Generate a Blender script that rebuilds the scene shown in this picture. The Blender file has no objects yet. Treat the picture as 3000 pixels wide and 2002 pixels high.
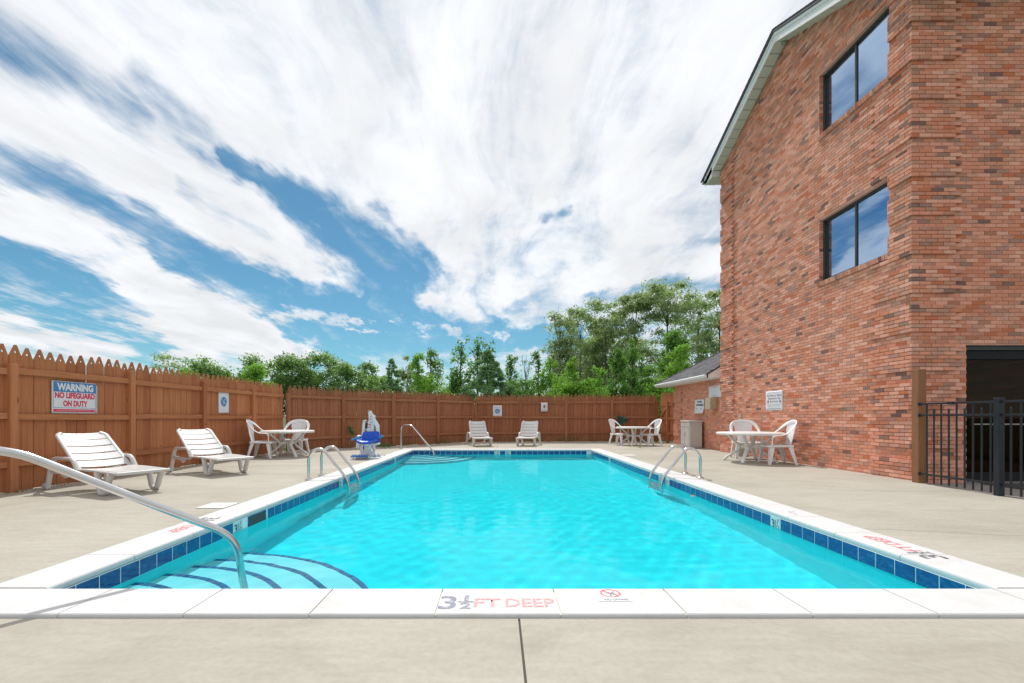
import bpy, bmesh, math, random
import numpy as np
from mathutils import Vector, Matrix, Euler, Quaternion
R = math.radians
rng = np.random.default_rng(7)
random.seed(7)
scene = bpy.context.scene
col = scene.collection

# ------------------------------------------------------------------ camera
CAM_H = 1.1
cam_data = bpy.data.cameras.new('camera')
cam = bpy.data.objects.new('camera', cam_data)
col.objects.link(cam)
cam.location = (0, 0, CAM_H)
cam.rotation_euler = (R(90), 0, 0)
cam_data.sensor_width = 36.0
cam_data.lens = 16.0
cam_data.shift_x = 0.014
cam_data.shift_y = 0.0743
cam_data.clip_start = 0.05
cam_data.clip_end = 3000
scene.camera = cam

# ------------------------------------------------------------------ sun, sky, exposure
SUN_EL, SUN_AZ = 53.0, -13.0            # degrees; azimuth measured from +Y towards +X
sun_dir = Vector((math.sin(R(SUN_AZ)) * math.cos(R(SUN_EL)), math.cos(R(SUN_AZ)) * math.cos(R(SUN_EL)), math.sin(R(SUN_EL))))
sd = bpy.data.lights.new('sun', 'SUN')
sd.energy = 2.75
sd.angle = R(0.53)
sd.color = (1.0, 0.965, 0.91)
sun = bpy.data.objects.new('sun', sd)
sun.rotation_euler = sun_dir.to_track_quat('Z', 'Y').to_euler()
col.objects.link(sun)

vs = scene.view_settings
scene.display_settings.display_device = 'sRGB'
vs.view_transform = 'Standard'
vs.look = 'None'
vs.gamma = 1.0
vs.use_curve_mapping = False
vs.exposure = 0.25
cy = scene.cycles
cy.use_denoising = True
cy.max_bounces = 10
cy.transparent_max_bounces = 12
cy.diffuse_bounces = 4
cy.glossy_bounces = 4
cy.transmission_bounces = 8
cy.sample_clamp_indirect = 6.0
cy.blur_glossy = 0.6

world = bpy.data.worlds.new('World')
scene.world = world
world.use_nodes = True


class NT:
    """small helper round a node tree"""
    def __init__(self, tree):
        self.t = tree
        self.t.nodes.clear()

    def n(self, typ, **kw):
        nd = self.t.nodes.new(typ)
        for k, v in kw.items():
            setattr(nd, k, v)
        return nd

    def link(self, a, b):
        self.t.links.new(a, b)

    def put(self, sock, v):
        if v is None:
            return
        if hasattr(v, 'links') or isinstance(v, bpy.types.NodeSocket):
            self.link(v, sock)
        else:
            if isinstance(v, Vector):
                v = tuple(v)
            if isinstance(v, tuple) and len(v) == 3 and sock.type == 'RGBA':
                v = v + (1.0,)
            sock.default_value = v

    def m(self, op, a, b=None, c=None, clamp=False):
        nd = self.n('ShaderNodeMath', operation=op, use_clamp=clamp)
        self.put(nd.inputs[0], a)
        self.put(nd.inputs[1], b)
        self.put(nd.inputs[2], c)
        return nd.outputs[0]

    def v(self, op, a, b=None, c=None):
        nd = self.n('ShaderNodeVectorMath', operation=op)
        self.put(nd.inputs[0], a)
        self.put(nd.inputs[1], b)
        self.put(nd.inputs[2], c)
        return nd.outputs['Value'] if op in ('DOT_PRODUCT', 'LENGTH', 'DISTANCE') else nd.outputs['Vector']

    def scale(self, a, s):
        nd = self.n('ShaderNodeVectorMath', operation='SCALE')
        self.put(nd.inputs[0], a)
        self.put(nd.inputs['Scale'], s)
        return nd.outputs['Vector']

    def rng(self, x, a, b, c=0.0, d=1.0, kind='SMOOTHSTEP'):
        nd = self.n('ShaderNodeMapRange', interpolation_type=kind)
        for i, q in enumerate((x, a, b, c, d)):
            self.put(nd.inputs[i], q)
        return nd.outputs[0]

    def noise(self, vec, scale, detail=4.0, rough=0.55, dist=0.0, color=False):
        nd = self.n('ShaderNodeTexNoise')
        self.put(nd.inputs['Vector'], vec)
        self.put(nd.inputs['Scale'], scale)
        self.put(nd.inputs['Detail'], detail)
        self.put(nd.inputs['Roughness'], rough)
        self.put(nd.inputs['Distortion'], dist)
        return nd.outputs['Color'] if color else nd.outputs[0]

    def mix(self, f, a, b, blend='MIX'):
        nd = self.n('ShaderNodeMix', data_type='RGBA', blend_type=blend)
        self.put(nd.inputs[0], f)
        self.put(nd.inputs[6], a)
        self.put(nd.inputs[7], b)
        return nd.outputs[2]

    def ramp(self, f, stops, kind='LINEAR'):
        nd = self.n('ShaderNodeValToRGB')
        cr = nd.color_ramp
        cr.interpolation = kind
        while len(cr.elements) > 1:
            cr.elements.remove(cr.elements[-1])
        cr.elements[0].position = stops[0][0]
        cr.elements[0].color = tuple(stops[0][1]) + (1,)
        for p, c in stops[1:]:
            e = cr.elements.new(p)
            e.color = tuple(c) + (1,)
        self.put(nd.inputs[0], f)
        return nd.outputs[0]

    def map(self, vec, scale=(1, 1, 1), rot=(0, 0, 0), loc=(0, 0, 0)):
        nd = self.n('ShaderNodeMapping')
        self.put(nd.inputs['Vector'], vec)
        nd.inputs['Scale'].default_value = scale
        nd.inputs['Rotation'].default_value = rot
        nd.inputs['Location'].default_value = loc
        return nd.outputs[0]


def sky_dir(px, py):
    """direction towards a place in the sky, from its bearing in a 2350-wide survey of it"""
    return Vector(((px - 1142) * 1.2766 / 1333, 1.0, (959 - py) * 1.2766 / 1333)).normalized()


def build_world():
    g = NT(world.node_tree)
    out = g.n('ShaderNodeOutputWorld')
    bg = g.n('ShaderNodeBackground')
    g.link(bg.outputs[0], out.inputs[0])
    d = g.n('ShaderNodeTexCoord').outputs['Generated']
    sky = g.n('ShaderNodeTexSky', sky_type='NISHITA')
    sky.sun_disc = False
    sky.sun_elevation = R(SUN_EL)
    sky.sun_rotation = R(SUN_AZ)
    sky.air_density = 1.0
    sky.dust_density = 0.2
    sky.ozone_density = 2.0
    blue = g.mix(1.0, g.scale(sky.outputs[0], 0.072), (0.56, 0.95, 0.98), 'MULTIPLY')
    # cloud sheet coordinates: where the line of sight meets a flat layer of cloud
    sep = g.n('ShaderNodeSeparateXYZ')
    g.link(d, sep.inputs[0])
    z = g.m('MAXIMUM', sep.outputs[2], 0.03)
    zz = g.m('ADD', z, 0.10)
    cmb = g.n('ShaderNodeCombineXYZ')
    g.link(g.m('DIVIDE', sep.outputs[0], zz), cmb.inputs[0])
    g.link(g.m('DIVIDE', sep.outputs[1], zz), cmb.inputs[1])
    cp = cmb.outputs[0]
    warpn = g.noise(g.map(cp, (0.8, 0.5, 1)), 1.3, 3.0, 0.5, color=True)
    cpw = g.v('ADD', cp, g.scale(g.v('SUBTRACT', warpn, (0.5, 0.5, 0.5)), 0.7))
    st1 = g.noise(g.map(cpw, (3.4, 0.62, 1), (0, 0, R(34))), 1.5, 8.0, 0.63)
    st2 = g.noise(g.map(cpw, (1.0, 1.0, 1), (0, 0, R(20)), (3.7, 1.2, 0)), 3.8, 8.0, 0.66)
    fbm = g.m('ADD', g.m('MULTIPLY', st1, 0.62), g.m('MULTIPLY', st2, 0.38))
    # bend the direction a little so that the edges of the banks are ragged
    wob = g.noise(g.map(cp, (1.6, 0.7, 1), (0, 0, R(30))), 2.6, 4.0, 0.6, color=True)
    dw = g.v('ADD', d, g.v('MULTIPLY', g.v('SUBTRACT', wob, (0.5, 0.5, 0.5)), (0.16, 0.10, 0.10)))

    chain = [None]

    def seg(a, b, ra, rb):
        a3, b3 = sky_dir(*a), sky_dir(*b)
        e = b3 - a3
        L2 = max(e.length_squared, 1e-9)
        # (each bank waits for the one before, which keeps the shader's working memory small)
        src = dw if chain[0] is None else g.v('MULTIPLY_ADD', chain[0], (1e-6, 1e-6, 1e-6), dw)
        da = g.v('SUBTRACT', src, a3)
        t = g.m('MULTIPLY', g.v('DOT_PRODUCT', da, e / L2), 1.0, clamp=True)
        off = g.v('MULTIPLY_ADD', t, -e, da)
        k = 1.2766 / 1333 * 0.9
        rad = ra * k if abs(ra - rb) < 1e-6 else g.m('MULTIPLY_ADD', t, (rb - ra) * k, ra * k)
        q = g.m('DIVIDE', g.v('LENGTH', off), rad)
        chain[0] = g.rng(q, 1.5, 0.25)
        return chain[0]

    def bank(segs):
        r = None
        for s in segs:
            q = seg(*s)
            r = q if r is None else g.m('MAXIMUM', r, q)
        return r

    # base cover: thick overhead and to the right, thinning towards the skyline
    el = sep.outputs[2]
    cover = g.rng(el, 0.08, 0.40, 0.42, 0.86)
    BLUES = [
        (1.25, [((-120, 330), (120, 420), 46, 50), ((120, 420), (420, 575), 50, 54), ((420, 575), (640, 680), 54, 48),
                ((640, 680), (960, 730), 46, 56)]),
        (1.15, [((520, 340), (735, 500), 18, 50), ((735, 500), (935, 643), 54, 64), ((890, 650), (895, 745), 100, 56)]),
        (0.58, [((330, 205), (575, 388), 34, 34), ((-60, 60), (330, 270), 44, 36), ((400, 420), (600, 545), 22, 24)]),
        (1.05, [((-60, 580), (300, 690), 40, 34), ((-60, 690), (330, 790), 24, 36), ((690, 790), (1120, 770), 50, 46),
                ((1120, 770), (1330, 775), 34, 28)]),
        (0.50, [((1290, 475), (1250, 510), 14, 14), ((1280, 640), (1165, 700), 34, 24), ((1035, 688), (1130, 650), 24, 20),
                ((1640, 570), (1500, 615), 36, 26), ((1640, 640), (1440, 665), 26, 18), ((860, 480), (1000, 600), 14, 18),
                ((1360, 690), (1560, 640), 18, 18)]),
    ]
    WHITES = [
        (0.62, [((-120, 270), (150, 350), 58, 52), ((150, 350), (520, 520), 52, 54), ((520, 520), (820, 672), 56, 20)]),
        (0.66, [((-100, 450), (120, 505), 50, 42), ((120, 505), (330, 590), 40, 20)]),
        (1.05, [((340, 670), (470, 740), 62, 80), ((470, 740), (700, 812), 76, 30), ((300, 650), (420, 660), 34, 34)]),
        (0.75, [((-60, 745), (270, 800), 36, 26), ((640, 722), (790, 736), 16, 11), ((800, 745), (910, 745), 9, 7)]),
        (0.62, [((960, 757), (1070, 768), 13, 9), ((1120, 762), (1150, 764), 10, 10), ((1000, 690), (1400, 640), 26, 40), ((1400, 620), (1660, 600), 30, 30)]),
    ]
    for amt, segs in BLUES:
        cover = g.m('MULTIPLY_ADD', bank(segs), -amt, cover)
    for amt, segs in WHITES:
        cover = g.m('MULTIPLY_ADD', bank(segs), amt, g.m('MAXIMUM', cover, -0.15))
    dens = g.m('ADD', cover, g.m('MULTIPLY', g.m('SUBTRACT', fbm, 0.5), 3.0))
    alpha = g.rng(dens, -0.18, 1.02)
    # cloud brightness: thicker cloud is whiter, grey undersides, bright round the sun
    sunny = g.rng(g.v('DOT_PRODUCT', d, sun_dir), 0.35, 0.98)
    tex = g.rng(g.noise(g.map(cpw, (1.4, 0.6, 1), (0, 0, R(38)), (9, 4, 0)), 2.2, 5.0, 0.6), 0.3, 0.7)
    lum = g.m('ADD', g.m('MULTIPLY_ADD', tex, 0.16, 0.635), g.m('MULTIPLY', sunny, 0.11))
    ccol = g.v('MULTIPLY', lum, (0.975, 0.99, 1.02))
    final = g.mix(g.m('MULTIPLY', alpha, 0.98), blue, ccol)
    g.link(final, bg.inputs[0])
    bg.inputs[1].default_value = 1.0
    world.cycles.sampling_method = 'MANUAL'
    world.cycles.sample_map_resolution = 1024


build_world()


# ------------------------------------------------------------------ helpers
class MB:
    """collects vertices and faces of one mesh"""
    def __init__(self):
        self.v, self.f, self.s = [], [], []

    def add(self, verts, faces, smooth=False, mat=None):
        k = len(self.v)
        for p in verts:
            p = Vector(p)
            self.v.append(mat @ p if mat is not None else p)
        for f in faces:
            self.f.append([i + k for i in f])
            self.s.append(smooth)
        return self

    def box(self, c, s, rot=None, bevel=0.0):
        x, y, z = s[0] / 2, s[1] / 2, s[2] / 2
        M = Matrix.Translation(Vector(c))
        if rot is not None:
            M = M @ (rot if isinstance(rot, Matrix) else Euler(rot).to_matrix().to_4x4())
        if bevel <= 0:
            vs_ = [(-x, -y, -z), (x, -y, -z), (x, y, -z), (-x, y, -z), (-x, -y, z), (x, -y, z), (x, y, z), (-x, y, z)]
            self.add(vs_, [(0, 3, 2, 1), (4, 5, 6, 7), (0, 1, 5, 4), (1, 2, 6, 5), (2, 3, 7, 6), (3, 0, 4, 7)], mat=M)
        else:
            b = min(bevel, x * .9, y * .9, z * .9)
            bm = bmesh.new()
            bmesh.ops.create_cube(bm, size=1.0)
            bmesh.ops.scale(bm, vec=s, verts=bm.verts)
            bmesh.ops.bevel(bm, geom=bm.edges[:], offset=b, segments=2, affect='EDGES', profile=0.5)
            bm.verts.index_update()
            self.add([v.co.copy() for v in bm.verts], [[v.index for v in f.verts] for f in bm.faces], mat=M)
            bm.free()
        return self

    def prism(self, poly, z0, z1, mat=None):
        """poly in XY, extruded along Z"""
        n = len(poly)
        vs_ = [(p[0], p[1], z0) for p in poly] + [(p[0], p[1], z1) for p in poly]
        fs = [tuple(range(n - 1, -1, -1)), tuple(range(n, 2 * n))]
        fs += [(i, (i + 1) % n, n + (i + 1) % n, n + i) for i in range(n)]
        return self.add(vs_, fs, mat=mat)

    def tube(self, pts, r, n=10, smooth=True, flat=None, up=None, caps=True):
        """pts: path; r: radius or list of radii; flat: second radius (or list) across for oval sections"""
        pts = [Vector(p) for p in pts]
        m = len(pts)
        rr = r if isinstance(r, (list, tuple)) else [r] * m
        ff = (flat if isinstance(flat, (list, tuple)) else [flat] * m) if flat is not None else rr
        tang = []
        for i in range(m):
            a = pts[max(i - 1, 0)]
            b = pts[min(i + 1, m - 1)]
            t = (b - a)
            tang.append(t.normalized() if t.length > 1e-9 else Vector((0, 0, 1)))
        ref = Vector(up) if up is not None else (Vector((0, 0, 1)) if abs(tang[0].z) < 0.9 else Vector((0, 1, 0)))
        u = ref - tang[0] * ref.dot(tang[0])
        u.normalize()
        verts = []
        for i in range(m):
            if up is not None:
                q = Vector(up) - tang[i] * Vector(up).dot(tang[i])
                if q.length > 1e-4:
                    u = q.normalized()
            else:
                u = (u - tang[i] * u.dot(tang[i])).normalized()
            w = tang[i].cross(u)
            for k in range(n):
                a = 2 * math.pi * (k + .5) / n
                verts.append(pts[i] + u * (rr[i] * math.cos(a)) + w * (ff[i] * math.sin(a)))
        fs = []
        for i in range(m - 1):
            for k in range(n):
                fs.append((i * n + k, i * n + (k + 1) % n, (i + 1) * n + (k + 1) % n, (i + 1) * n + k))
        self.add(verts, fs, smooth)
        if caps:
            self.add(verts[:n], [tuple(range(n - 1, -1, -1))])
            self.add(verts[-n:], [tuple(range(n))])
        return self

    def lathe(self, prof, n=32, c=(0, 0, 0), smooth=True):
        vs_, fs = [], []
        for (r, z) in prof:
            for k in range(n):
                a = 2 * math.pi * k / n
                vs_.append((c[0] + r * math.cos(a), c[1] + r * math.sin(a), c[2] + z))
        for i in range(len(prof) - 1):
            for k in range(n):
                fs.append((i * n + k, i * n + (k + 1) % n, (i + 1) * n + (k + 1) % n, (i + 1) * n + k))
        return self.add(vs_, fs, smooth)

    def mesh(self, name, off=None):
        me = bpy.data.meshes.new(name)
        vv = self.v if off is None else [p - off for p in self.v]
        me.from_pydata([tuple(p) for p in vv], [], self.f)
        me.polygons.foreach_set('use_smooth', self.s)
        me.update()
        return me

    def build(self, name, mat, parent=None, world=False, **props):
        """world: vertices are given in world space, the parent is unrotated"""
        off = None
        if world and parent is not None:
            off = world_loc(parent)
        ob = bpy.data.objects.new(name, self.mesh(name, off))
        if mat is not None:
            ob.data.materials.append(mat)
        col.objects.link(ob)
        ob.parent = parent
        for k, v in props.items():
            ob[k] = v
        return ob


def world_loc(o):
    p = Vector((0, 0, 0))
    while o is not None:
        p = p + o.location
        o = o.parent
    return p


def tag(o, label=None, cat=None, group=None, kind=None):
    if label:
        o['label'] = label
    if cat:
        o['category'] = cat
    if group:
        o['group'] = group
    if kind:
        o['kind'] = kind
    return o


def empty(name, loc=(0, 0, 0), rz=0.0, label=None, cat=None, group=None, kind=None):
    o = bpy.data.objects.new(name, None)
    o.empty_display_size = 0.2
    col.objects.link(o)
    o.location = loc
    o.rotation_euler = (0, 0, rz)
    return tag(o, label, cat, group, kind)


def link(name, me, parent=None, loc=(0, 0, 0), rot=(0, 0, 0), scale=(1, 1, 1)):
    o = bpy.data.objects.new(name, me)
    col.objects.link(o)
    o.parent = parent
    o.location = loc
    o.rotation_euler = rot
    o.scale = scale
    return o


def copy_tree(o, parent=None):
    c = o.copy()
    col.objects.link(c)
    c.parent = parent
    for ch in [q for q in bpy.data.objects if q.parent is o]:
        copy_tree(ch, c)
    return c


def np_mesh(name, verts, faces, smooth=False):
    """quads (or tris) from numpy arrays, quickly"""
    me = bpy.data.meshes.new(name)
    nv, nf, k = len(verts), len(faces), faces.shape[1]
    me.vertices.add(nv)
    me.vertices.foreach_set('co', np.asarray(verts, dtype=np.float32).ravel())
    me.loops.add(nf * k)
    me.loops.foreach_set('vertex_index', np.asarray(faces, dtype=np.int32).ravel())
    me.polygons.add(nf)
    me.polygons.foreach_set('loop_start', np.arange(0, nf * k, k, dtype=np.int32))
    me.polygons.foreach_set('use_smooth', np.full(nf, smooth))
    me.update(calc_edges=True)
    return me


# ------------------------------------------------------------------ materials
def material(name):
    m = bpy.data.materials.new(name)
    m.use_nodes = True
    g = NT(m.node_tree)
    out = g.n('ShaderNodeOutputMaterial')
    b = g.n('ShaderNodeBsdfPrincipled')
    g.link(b.outputs[0], out.inputs[0])
    g.out, g.b = out, b
    return m, g


def bump(g, h, strength=0.3, dist=0.01):
    nd = g.n('ShaderNodeBump')
    nd.inputs['Strength'].default_value = strength
    nd.inputs['Distance'].default_value = dist
    g.link(h, nd.inputs['Height'])
    g.link(nd.outputs[0], g.b.inputs['Normal'])


def objco(g):
    return g.n('ShaderNodeTexCoord').outputs['Object']


def wpos(g):
    return g.n('ShaderNodeNewGeometry').outputs['Position']


def rand_piece(g):
    """a number that differs from piece to piece, whether pieces are objects or islands of one mesh"""
    a = g.n('ShaderNodeNewGeometry').outputs['Random Per Island']
    b = g.n('ShaderNodeObjectInfo').outputs['Random']
    return g.m('FRACT', g.m('MULTIPLY_ADD', b, 7.31, a))


def plain(name, c, rough=0.5, metal=0.0, var=0.06, scale=6.0, bumpy=0.0, spec=0.5):
    m, g = material(name)
    n = g.noise(objco(g), scale, 5.0, 0.6)
    lo = tuple(x * (1 - var) for x in c)
    hi = tuple(min(1, x * (1 + var)) for x in c)
    g.link(g.ramp(n, [(0.3, lo), (0.7, hi)]), g.b.inputs['Base Color'])
    g.link(g.rng(n, 0.3, 0.7, max(0, rough - 0.06), min(1, rough + 0.06), 'LINEAR'), g.b.inputs['Roughness'])
    g.b.inputs['Metallic'].default_value = metal
    g.b.inputs['Specular IOR Level'].default_value = spec
    if bumpy > 0:
        bump(g, g.noise(objco(g), scale * 12, 4.0, 0.6), bumpy, 0.004)
    return m


def mat_concrete(name, c1, c2, c3, sc=1.0):
    m, g = material(name)
    p = wpos(g)
    big = g.noise(g.map(p, (0.5, 0.9, 1)), 0.9 * sc, 6.0, 0.62, 0.4)
    fine = g.noise(p, 26 * sc, 5.0, 0.65)
    brush = g.noise(g.map(p, (1.0, 6.0, 1), (0, 0, R(50))), 2.4 * sc, 5.0, 0.6)
    c = g.ramp(big, [(0.30, c1), (0.52, c2), (0.72, c3)])
    c = g.mix(0.30, c, g.ramp(brush, [(0.35, (0.72, 0.71, 0.69)), (0.65, (1.0, 1.0, 1.0))]), 'MULTIPLY')
    c = g.mix(0.5, c, g.ramp(fine, [(0.25, (0.75, 0.75, 0.75)), (0.6, (1, 1, 1))]), 'MULTIPLY')
    # dark specks and pale scuffs
    vor = g.n('ShaderNodeTexVoronoi', feature='F1')
    g.put(vor.inputs['Vector'], p)
    vor.inputs['Scale'].default_value = 2.3
    speck = g.rng(vor.outputs['Distance'], 0.012, 0.03, 1, 0)
    c = g.mix(g.m('MULTIPLY', speck, 0.5), c, (0.12, 0.10, 0.08))
    scuff = g.rng(g.noise(g.map(p, (0.7, 3.0, 1), (0, 0, R(-35))), 2.2, 7.0, 0.7, 0.6), 0.62, 0.72)
    c = g.mix(g.m('MULTIPLY', scuff, 0.35), c, (0.58, 0.55, 0.50))
    stain = g.rng(g.noise(g.map(p, (0.55, 1.1, 1), (0, 0, R(15))), 1.3 * sc, 8.0, 0.68, 0.8), 0.52, 0.70)
    c = g.mix(g.m('MULTIPLY', stain, 0.32), c, (0.27, 0.245, 0.205))
    g.link(c, g.b.inputs['Base Color'])
    g.b.inputs['Roughness'].default_value = 0.85
    g.b.inputs['Specular IOR Level'].default_value = 0.25
    bump(g, g.m('ADD', g.m('MULTIPLY', fine, 0.6), brush), 0.25, 0.004)
    return m


def mat_wood(name, base, red, pale, green=0.0, along=2):
    """stained softwood; grain along one object axis"""
    m, g = material(name)
    rp = rand_piece(g)
    o = objco(g)
    shift = g.n('ShaderNodeCombineXYZ')
    g.link(g.m('MULTIPLY', rp, 37.0), shift.inputs[0])
    g.link(g.m('MULTIPLY', rp, 11.0), shift.inputs[2])
    p = g.v('ADD', o, shift.outputs[0])
    sc = [14.0, 14.0, 14.0]
    sc[along] = 0.8
    grain = g.noise(g.map(p, tuple(sc)), 2.2, 6.0, 0.62, 0.7)
    sc2 = [60.0, 60.0, 60.0]
    sc2[along] = 1.6
    fine = g.noise(g.map(p, tuple(sc2)), 2.0, 3.0, 0.6)
    c = g.ramp(rp, [(0.0, red), (0.35, base), (0.7, base), (1.0, pale)])
    c = g.mix(0.6, c, g.ramp(grain, [(0.28, (0.62, 0.55, 0.50)), (0.55, (1, 1, 1)), (0.78, (1.12, 1.10, 1.06))]), 'MULTIPLY')
    c = g.mix(0.35, c, g.ramp(fine, [(0.3, (0.7, 0.66, 0.62)), (0.6, (1, 1, 1))]), 'MULTIPLY')
    knot = g.n('ShaderNodeTexVoronoi', feature='F1')
    kk = [3.0, 3.0, 3.0]
    kk[along] = 1.3
    g.put(knot.inputs['Vector'], g.map(p, tuple(kk)))
    knot.inputs['Scale'].default_value = 1.6
    kd = g.rng(knot.outputs['Distance'], 0.03, 0.075, 0.7, 0)
    c = g.mix(kd, c, (0.06, 0.022, 0.010))
    if green > 0:
        w = g.n('ShaderNodeSeparateXYZ')
        g.link(wpos(g), w.inputs[0])
        nz = g.noise(wpos(g), 1.7, 5.0, 0.6)
        low = g.rng(w.outputs[2], 0.05, 0.42, 0.85, 0.0)
        high = g.rng(w.outputs[2], 1.75, 2.18, 0.0, 0.8)
        f = g.m('MULTIPLY', g.m('MAXIMUM', low, high), g.rng(nz, 0.30, 0.68))
        c = g.mix(g.m('MULTIPLY', f, green), c, (0.115, 0.105, 0.042))
    g.link(c, g.b.inputs['Base Color'])
    g.b.inputs['Roughness'].default_value = 0.75
    g.b.inputs['Specular IOR Level'].default_value = 0.25
    bump(g, g.m('ADD', grain, g.m('MULTIPLY', fine, 0.5)), 0.35, 0.004)
    return m


def mat_brick(name, k=1.0, soft=0.0):
    m, g = material(name)
    rp = rand_piece(g)
    p = wpos(g)
    c = g.ramp(rp, [(0.0, (0.870, 0.419, 0.295)), (0.14, (0.776, 0.330, 0.214)), (0.30, (0.894, 0.469, 0.347)), (0.46, (0.812, 0.357, 0.237)),
                    (0.62, (0.729, 0.285, 0.173)), (0.75, (0.658, 0.212, 0.110)), (0.83, (0.788, 0.369, 0.261)),
                    (0.90, (0.552, 0.295, 0.231)), (0.945, (0.412, 0.229, 0.185)), (0.976, (0.253, 0.146, 0.129))], 'CONSTANT')
    sm = g.noise(g.map(p, (6, 6, 14)), 1.6, 3.0, 0.6)
    flash = g.rng(g.m('ADD', g.m('FRACT', g.m('MULTIPLY', rp, 29.0)), g.m('MULTIPLY', sm, 0.9)), 1.05, 1.35)
    c = g.mix(g.m('MULTIPLY', flash, 0.55 * (1 - soft)), c, (0.42, 0.25, 0.185))
    fine = g.noise(p, 120.0, 4.0, 0.65)
    mid = g.noise(p, 22.0, 4.0, 0.6)
    c = g.mix(0.55, c, g.ramp(fine, [(0.3, (0.72, 0.70, 0.68)), (0.65, (1.06, 1.05, 1.05))]), 'MULTIPLY')
    c = g.mix(0.5, c, g.ramp(mid, [(0.3, (0.80, 0.77, 0.75)), (0.65, (1.1, 1.1, 1.1))]), 'MULTIPLY')
    if soft > 0:
        c = g.mix(soft, c, (0.66, 0.31, 0.20))
    g.link(c, g.b.inputs['Base Color'])
    g.b.inputs['Roughness'].default_value = 0.88
    g.b.inputs['Specular IOR Level'].default_value = 0.2
    bump(g, g.m('ADD', fine, mid), 0.4, 0.003)
    return m


M = {}
M['deck'] = mat_concrete('deck concrete', (0.405, 0.375, 0.312), (0.475, 0.445, 0.378), (0.52, 0.49, 0.425))
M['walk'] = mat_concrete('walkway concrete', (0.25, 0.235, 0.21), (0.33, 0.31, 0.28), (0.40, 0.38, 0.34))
M['joint'] = plain('joint filler', (0.10, 0.085, 0.07), 0.9)
M['pale'] = plain('pale joint filler', (0.74, 0.70, 0.62), 0.9)
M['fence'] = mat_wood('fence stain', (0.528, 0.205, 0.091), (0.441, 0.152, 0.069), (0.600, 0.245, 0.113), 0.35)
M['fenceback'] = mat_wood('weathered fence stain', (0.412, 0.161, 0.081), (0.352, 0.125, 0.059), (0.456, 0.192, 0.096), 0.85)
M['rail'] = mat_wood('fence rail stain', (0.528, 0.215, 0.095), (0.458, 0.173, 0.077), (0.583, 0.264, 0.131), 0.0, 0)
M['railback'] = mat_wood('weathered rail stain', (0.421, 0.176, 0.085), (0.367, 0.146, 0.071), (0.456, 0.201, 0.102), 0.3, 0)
M['brick'] = mat_brick('wall brick')
M['brickfar'] = mat_brick('outbuilding brick', soft=0.45)
M['mortar'] = plain('mortar', (0.64, 0.335, 0.255), 0.95, var=0.12, scale=14)
M['plastic'] = plain('white resin', (0.63, 0.615, 0.60), 0.38, var=0.03, scale=5)
M['plastic_chair'] = plain('white chair resin', (0.88, 0.88, 0.89), 0.33, var=0.02, scale=5)
M['resin_table'] = plain('white table resin', (0.82, 0.805, 0.78), 0.4, var=0.03)
M['steel'] = plain('polished steel', (0.62, 0.61, 0.60), 0.20, 1.0, 0.04, 8)
M['vinyl'] = plain('white trim', (0.78, 0.80, 0.78), 0.45, var=0.03)
M['soffit'] = plain('pale green soffit', (0.62, 0.66, 0.55), 0.5, var=0.03)
M['shingle'] = None
M['dark'] = plain('dark roof edge', (0.055, 0.055, 0.065), 0.7)
M['frame'] = plain('bronze window frame', (0.060, 0.062, 0.060), 0.4, 0.3)
M['iron'] = plain('black railing paint', (0.020, 0.024, 0.032), 0.35, 0.2)
M['doorframe'] = plain('black door frame', (0.012, 0.012, 0.014), 0.55, spec=0.25)
M['white'] = plain('sign white', (0.78, 0.79, 0.82), 0.45, var=0.02)
M['paper'] = plain('sign paper', (0.76, 0.77, 0.80), 0.6, var=0.02)
M['ink'] = plain('sign ink', (0.05, 0.05, 0.06), 0.6)
M['greyink'] = plain('faded ink', (0.16, 0.17, 0.20), 0.6)
M['signblue'] = plain('sign blue', (0.055, 0.235, 0.52), 0.5)
M['signred'] = plain('sign red', (0.72, 0.045, 0.105), 0.5)
M['pink'] = plain('faded pink print', (0.80, 0.50, 0.56), 0.6)
M['blue'] = plain('blue seat plastic', (0.012, 0.115, 0.62), 0.3)
M['lightblue'] = plain('blue armrest plastic', (0.05, 0.34, 0.66), 0.3)
M['rest'] = plain('blue footrest plastic', (0.008, 0.12, 0.46), 0.25)
M['lift'] = plain('powder coated white', (0.76, 0.79, 0.82), 0.4)
M['black'] = plain('black plastic', (0.03, 0.028, 0.03), 0.45)
M['bolt'] = plain('bolt steel', (0.34, 0.32, 0.30), 0.35, 0.9)
M['cabinet'] = plain('cabinet resin', (0.56, 0.535, 0.50), 0.5, var=0.03)
M['tan'] = plain('tan enamel', (0.50, 0.40, 0.25), 0.5)
M['tan_lit'] = plain('lit tan enamel', (0.62, 0.55, 0.40), 0.5)  # lighter copy of the tan enamel: the box's lit front put into colour
M['cement'] = plain('cast cement', (0.38, 0.36, 0.31), 0.85, var=0.12, bumpy=0.3)
M['room'] = plain('dim interior', (0.085, 0.055, 0.042), 0.9)
M['curtain'] = plain('tan curtain', (0.30, 0.235, 0.12), 0.9)
M['mat'] = plain('brown door mat', (0.085, 0.055, 0.050), 0.95, var=0.25, scale=30, bumpy=0.6)
M['lid'] = plain('skimmer lid', (0.74, 0.72, 0.69), 0.5)
M['letter'] = plain('deck paint red', (0.75, 0.26, 0.27), 0.7, var=0.15, scale=40)
M['letterdark'] = plain('deck paint slate', (0.20, 0.205, 0.27), 0.7, var=0.25, scale=40)
M['letterred'] = plain('deck paint bright red', (0.70, 0.16, 0.17), 0.7, var=0.15, scale=40)
M['letterblack'] = plain('deck paint black', (0.085, 0.075, 0.10), 0.7, var=0.2, scale=40)
M['tilewhite'] = plain('white ceramic', (0.62, 0.74, 0.74), 0.2)
M['tileink'] = plain('ceramic print', (0.02, 0.05, 0.08), 0.3)
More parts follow.
